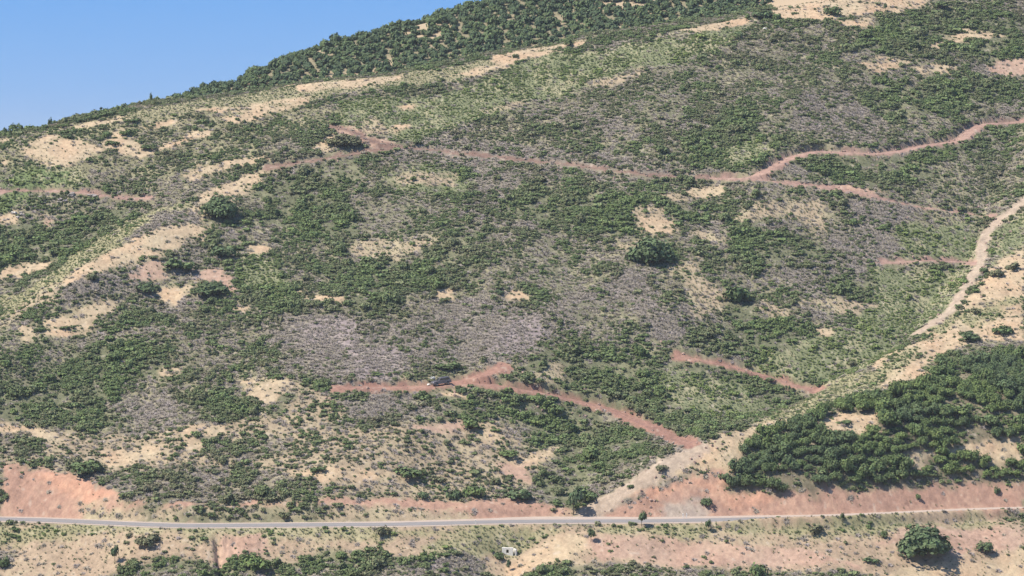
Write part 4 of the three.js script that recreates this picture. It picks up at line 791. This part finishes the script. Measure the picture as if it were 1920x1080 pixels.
// ---------- parked car ----------
{
  const o = new THREE.Group(); o.name = 'parked_car'; const x = -16.3, d = 668.6; scene.add(o);
  const paint = new THREE.MeshPhysicalMaterial({ color: new THREE.Color(.17, .155, .178), metalness: .3, roughness: .38, clearcoat: .6, clearcoatRoughness: .2 }), glass = new THREE.MeshPhysicalMaterial({ color: new THREE.Color(.03, .032, .04), roughness: .08, metalness: 0, clearcoat: 1 }), rubber = new THREE.MeshStandardMaterial({ color: new THREE.Color(.018, .018, .018), roughness: .9 }), metal = new THREE.MeshStandardMaterial({ color: new THREE.Color(.45, .44, .46), metalness: .8, roughness: .35 }), lamp = new THREE.MeshPhysicalMaterial({ color: new THREE.Color(.75, .74, .76), roughness: .15, clearcoat: 1 }), red = new THREE.MeshStandardMaterial({ color: new THREE.Color(.3, .02, .02), roughness: .3 });
  const extr = (pts, w, bev = .05) => { const s = new THREE.Shape(pts.map(([a, b]) => new THREE.Vector2(a, b))); const g = new THREE.ExtrudeGeometry(s, { depth: w - 2 * bev, bevelEnabled: true, bevelSize: bev, bevelThickness: bev, bevelSegments: 2 }); g.translate(0, 0, -(w / 2) + bev); return g; };
  // nose towards -x
  const arch = (cx) => { const a = []; for (let k = 0; k <= 8; k++) { const t = Math.PI * (1 - k / 8); a.push([cx + .41 * Math.cos(t) * -1, .42 + .41 * Math.sin(t)]); } return a.reverse().map(([q, w]) => [q, w]); };
  const body = part('body', extr([[-2.2, .42], ...[...arch(-1.4)].reverse(), ...[...arch(1.35)].reverse(), [2.2, .45], [2.24, .95], [2.15, 1.08], [-1.0, 1.08], [-2.05, .98], [-2.25, .75]], 1.8), paint, o);
  part('cabin', extr([[-1.0, 1.06], [-.35, 1.68], [1.75, 1.70], [2.08, 1.06]], 1.56, .08), paint, o);
  const pane = (pts, z, ry) => { const g = extr(pts, .03, .01); g.translate(0, 0, z); return g; };
  for (const sgn of [-1, 1]) { part('side_window', pane([[-.72, 1.14], [-.26, 1.58], [.5, 1.60], [.5, 1.14]], sgn * .785), glass, o); part('side_window', pane([[.6, 1.14], [.6, 1.60], [1.62, 1.60], [1.85, 1.14]], sgn * .785), glass, o); }
  const ws = new THREE.BoxGeometry(.03, .78, 1.36); ws.rotateZ(-.81); ws.translate(-.745, 1.40, 0); part('windscreen', ws, glass, o);
  const rw = new THREE.BoxGeometry(.03, .5, 1.3); rw.rotateZ(.48); rw.translate(2.0, 1.40, 0); part('rear_window', rw, glass, o);
  for (const cx of [-1.4, 1.35]) for (const sgn of [-1, 1]) {
    const t = new THREE.TorusGeometry(.26, .11, 8, 18); t.translate(cx, .37, sgn * .82); const w = part('tyre', t, rubber, o);
    const r = new THREE.CylinderGeometry(.2, .2, .16, 14); r.rotateX(Math.PI / 2); r.translate(cx, .37, sgn * .82); part('rim', r, metal, w);
  }
  for (const sgn of [-1, 1]) { const h = new RoundedBoxGeometry(.12, .18, .4, 2, .04); h.translate(-2.18, .82, sgn * .62); part('headlight', h, lamp, o); const tl = new RoundedBoxGeometry(.08, .34, .16, 2, .03); tl.translate(2.24, .88, sgn * .76); part('tail_light', tl, red, o); const mi = new RoundedBoxGeometry(.14, .14, .2, 2, .04); mi.translate(-.75, 1.18, sgn * 1.0); part('mirror', mi, paint, o); }
  const gr = new THREE.BoxGeometry(.06, .16, .8); gr.translate(-2.27, .78, 0); part('grille', gr, rubber, o);
  const bp = new RoundedBoxGeometry(.22, .24, 1.75, 2, .06); bp.translate(-2.2, .5, 0); part('bumper', bp, rubber, o); const bp2 = bp.clone(); bp2.translate(4.38, 0, 0); part('bumper', bp2, rubber, o);
  // lies along the track
  const ya = .42, c = Math.cos(ya), sn = Math.sin(ya), hy = (a) => groundY(x + a * c, d + a * sn), pitch = Math.atan2(hy(1.4) - hy(-1.4), 2.8);
  o.position.set(x, (hy(1.4) + hy(-1.4)) / 2 + .05, -d); o.rotation.set(0, ya, pitch, 'YXZ');
  tag(o, 'dark grey off road car parked where the lower red tracks meet', 'car');
}
// ---------- stones ----------
{
  const R = rng(555), mats = [[.37, .33, .30], [.29, .255, .24], [.68, .65, .60], [.30, .22, .19]].map((c) => new THREE.MeshStandardMaterial({ color: new THREE.Color(...c), roughness: 1, bumpMap: clodBump, bumpScale: .03 }));
  const rock = (seed) => { const g = new THREE.IcosahedronGeometry(1, 2), p = g.attributes.position, v = new THREE.Vector3(); for (let k = 0; k < p.count; k++) { v.fromBufferAttribute(p, k); const s = .8 + .34 * vnoise(v.x * 1.6 + seed, v.y * 1.6 - v.z * 1.3, 901) + .14 * vnoise(v.x * 4 + seed, v.z * 4 + v.y * 3, 903); v.multiplyScalar(s); v.y = Math.max(-.5, v.y * .75); p.setXYZ(k, v.x, v.y, v.z); } g.computeVertexNormals(); return g; };
  const geos = [3, 8, 15, 23].map(rock);
  const put = (x, d, sx, sy, sz, mi, label, group) => { const o = new THREE.Mesh(geos[(R() * 4) | 0], mats[mi]); o.name = numbered('rock'); o.position.set(x, groundY(x, d) + sy * .3, -d); o.scale.set(sx, sy, sz); o.rotation.y = R() * 6.28; o.castShadow = o.receiveShadow = true; tag(o, label, 'rock', group); scene.add(o); };
  for (let k = 0; k < 16; k++) { const x = -124 + 15 * R(), d = 753.5 + (x + 124) * .12 + 3 * R(), s = .3 + .6 * R(); put(x, d, s * 1.4, s * .7, s, k % 3 === 0 ? 0 : 1, 'grey boulder in the rock outcrop under the left meadow', 'boulders of the grey outcrop'); }
  for (let k = 0; k < 5; k++) { const x = -130 + 4 * R(), d = 748 + 3 * R(), s = .4 + .5 * R(); put(x, d, s * 1.4, s * .8, s, k ? 0 : 2, k ? 'pale pink boulder in the heap by the left frame edge' : 'whitish slab on the boulder heap by the left frame edge', k ? 'boulders at the left frame edge' : undefined); }
  put(-18.4, 671.4, 1.0, .55, .5, 2, 'long white stone slab uphill behind the parked car'); put(-19.2, 669.3, .8, .4, .5, 2, 'white stone slab in front of the parked car nose');
  put(32.5, 634.6, .35, .32, .35, 2, 'small white stone beside the pale path at the draw');
  put(74.2, 853.5, 1.1, .5, .7, 2, 'white flat rock at the end of the hilltop stone row');
  for (let k = 0; k < 10; k++) { const t = k / 9; put(lerp(78, 100, t) + R(), lerp(852, 836, t) + R(), .35 + .3 * R(), .35, .4, k % 2 ? 1 : 3, 'dark stone in the row slanting down from the hilltop rock', 'hilltop stone row'); }
}
// ---------- marker posts at the road ----------
for (const [x, dd, lab] of [[-7.7, -3.9, 'short white marker post on the near verge left of the draw'], [36.8, 4.2, 'short white marker post at the foot of the grey bank'], [37.6, 4.2, 'second white marker post paired at the foot of the grey bank']]) {
  const d = roadD(x) + dd, o = new THREE.Group(); o.name = numbered('marker_post'); o.position.set(x, ROAD_Y + .02, -d); scene.add(o);
  const g = new THREE.BoxGeometry(.22, 1, .14); g.translate(0, .48, 0); part('post', g, new THREE.MeshStandardMaterial({ color: new THREE.Color(.72, .69, .64), roughness: .7 }), o);
  const c = new THREE.CylinderGeometry(.02, .15, .12, 4); c.rotateY(.785); c.translate(0, 1.04, 0); part('cap', c, new THREE.MeshStandardMaterial({ color: new THREE.Color(.72, .69, .64), roughness: .7 }), o);
  tag(o, lab, 'post');
}
renderer.render(scene, camera);
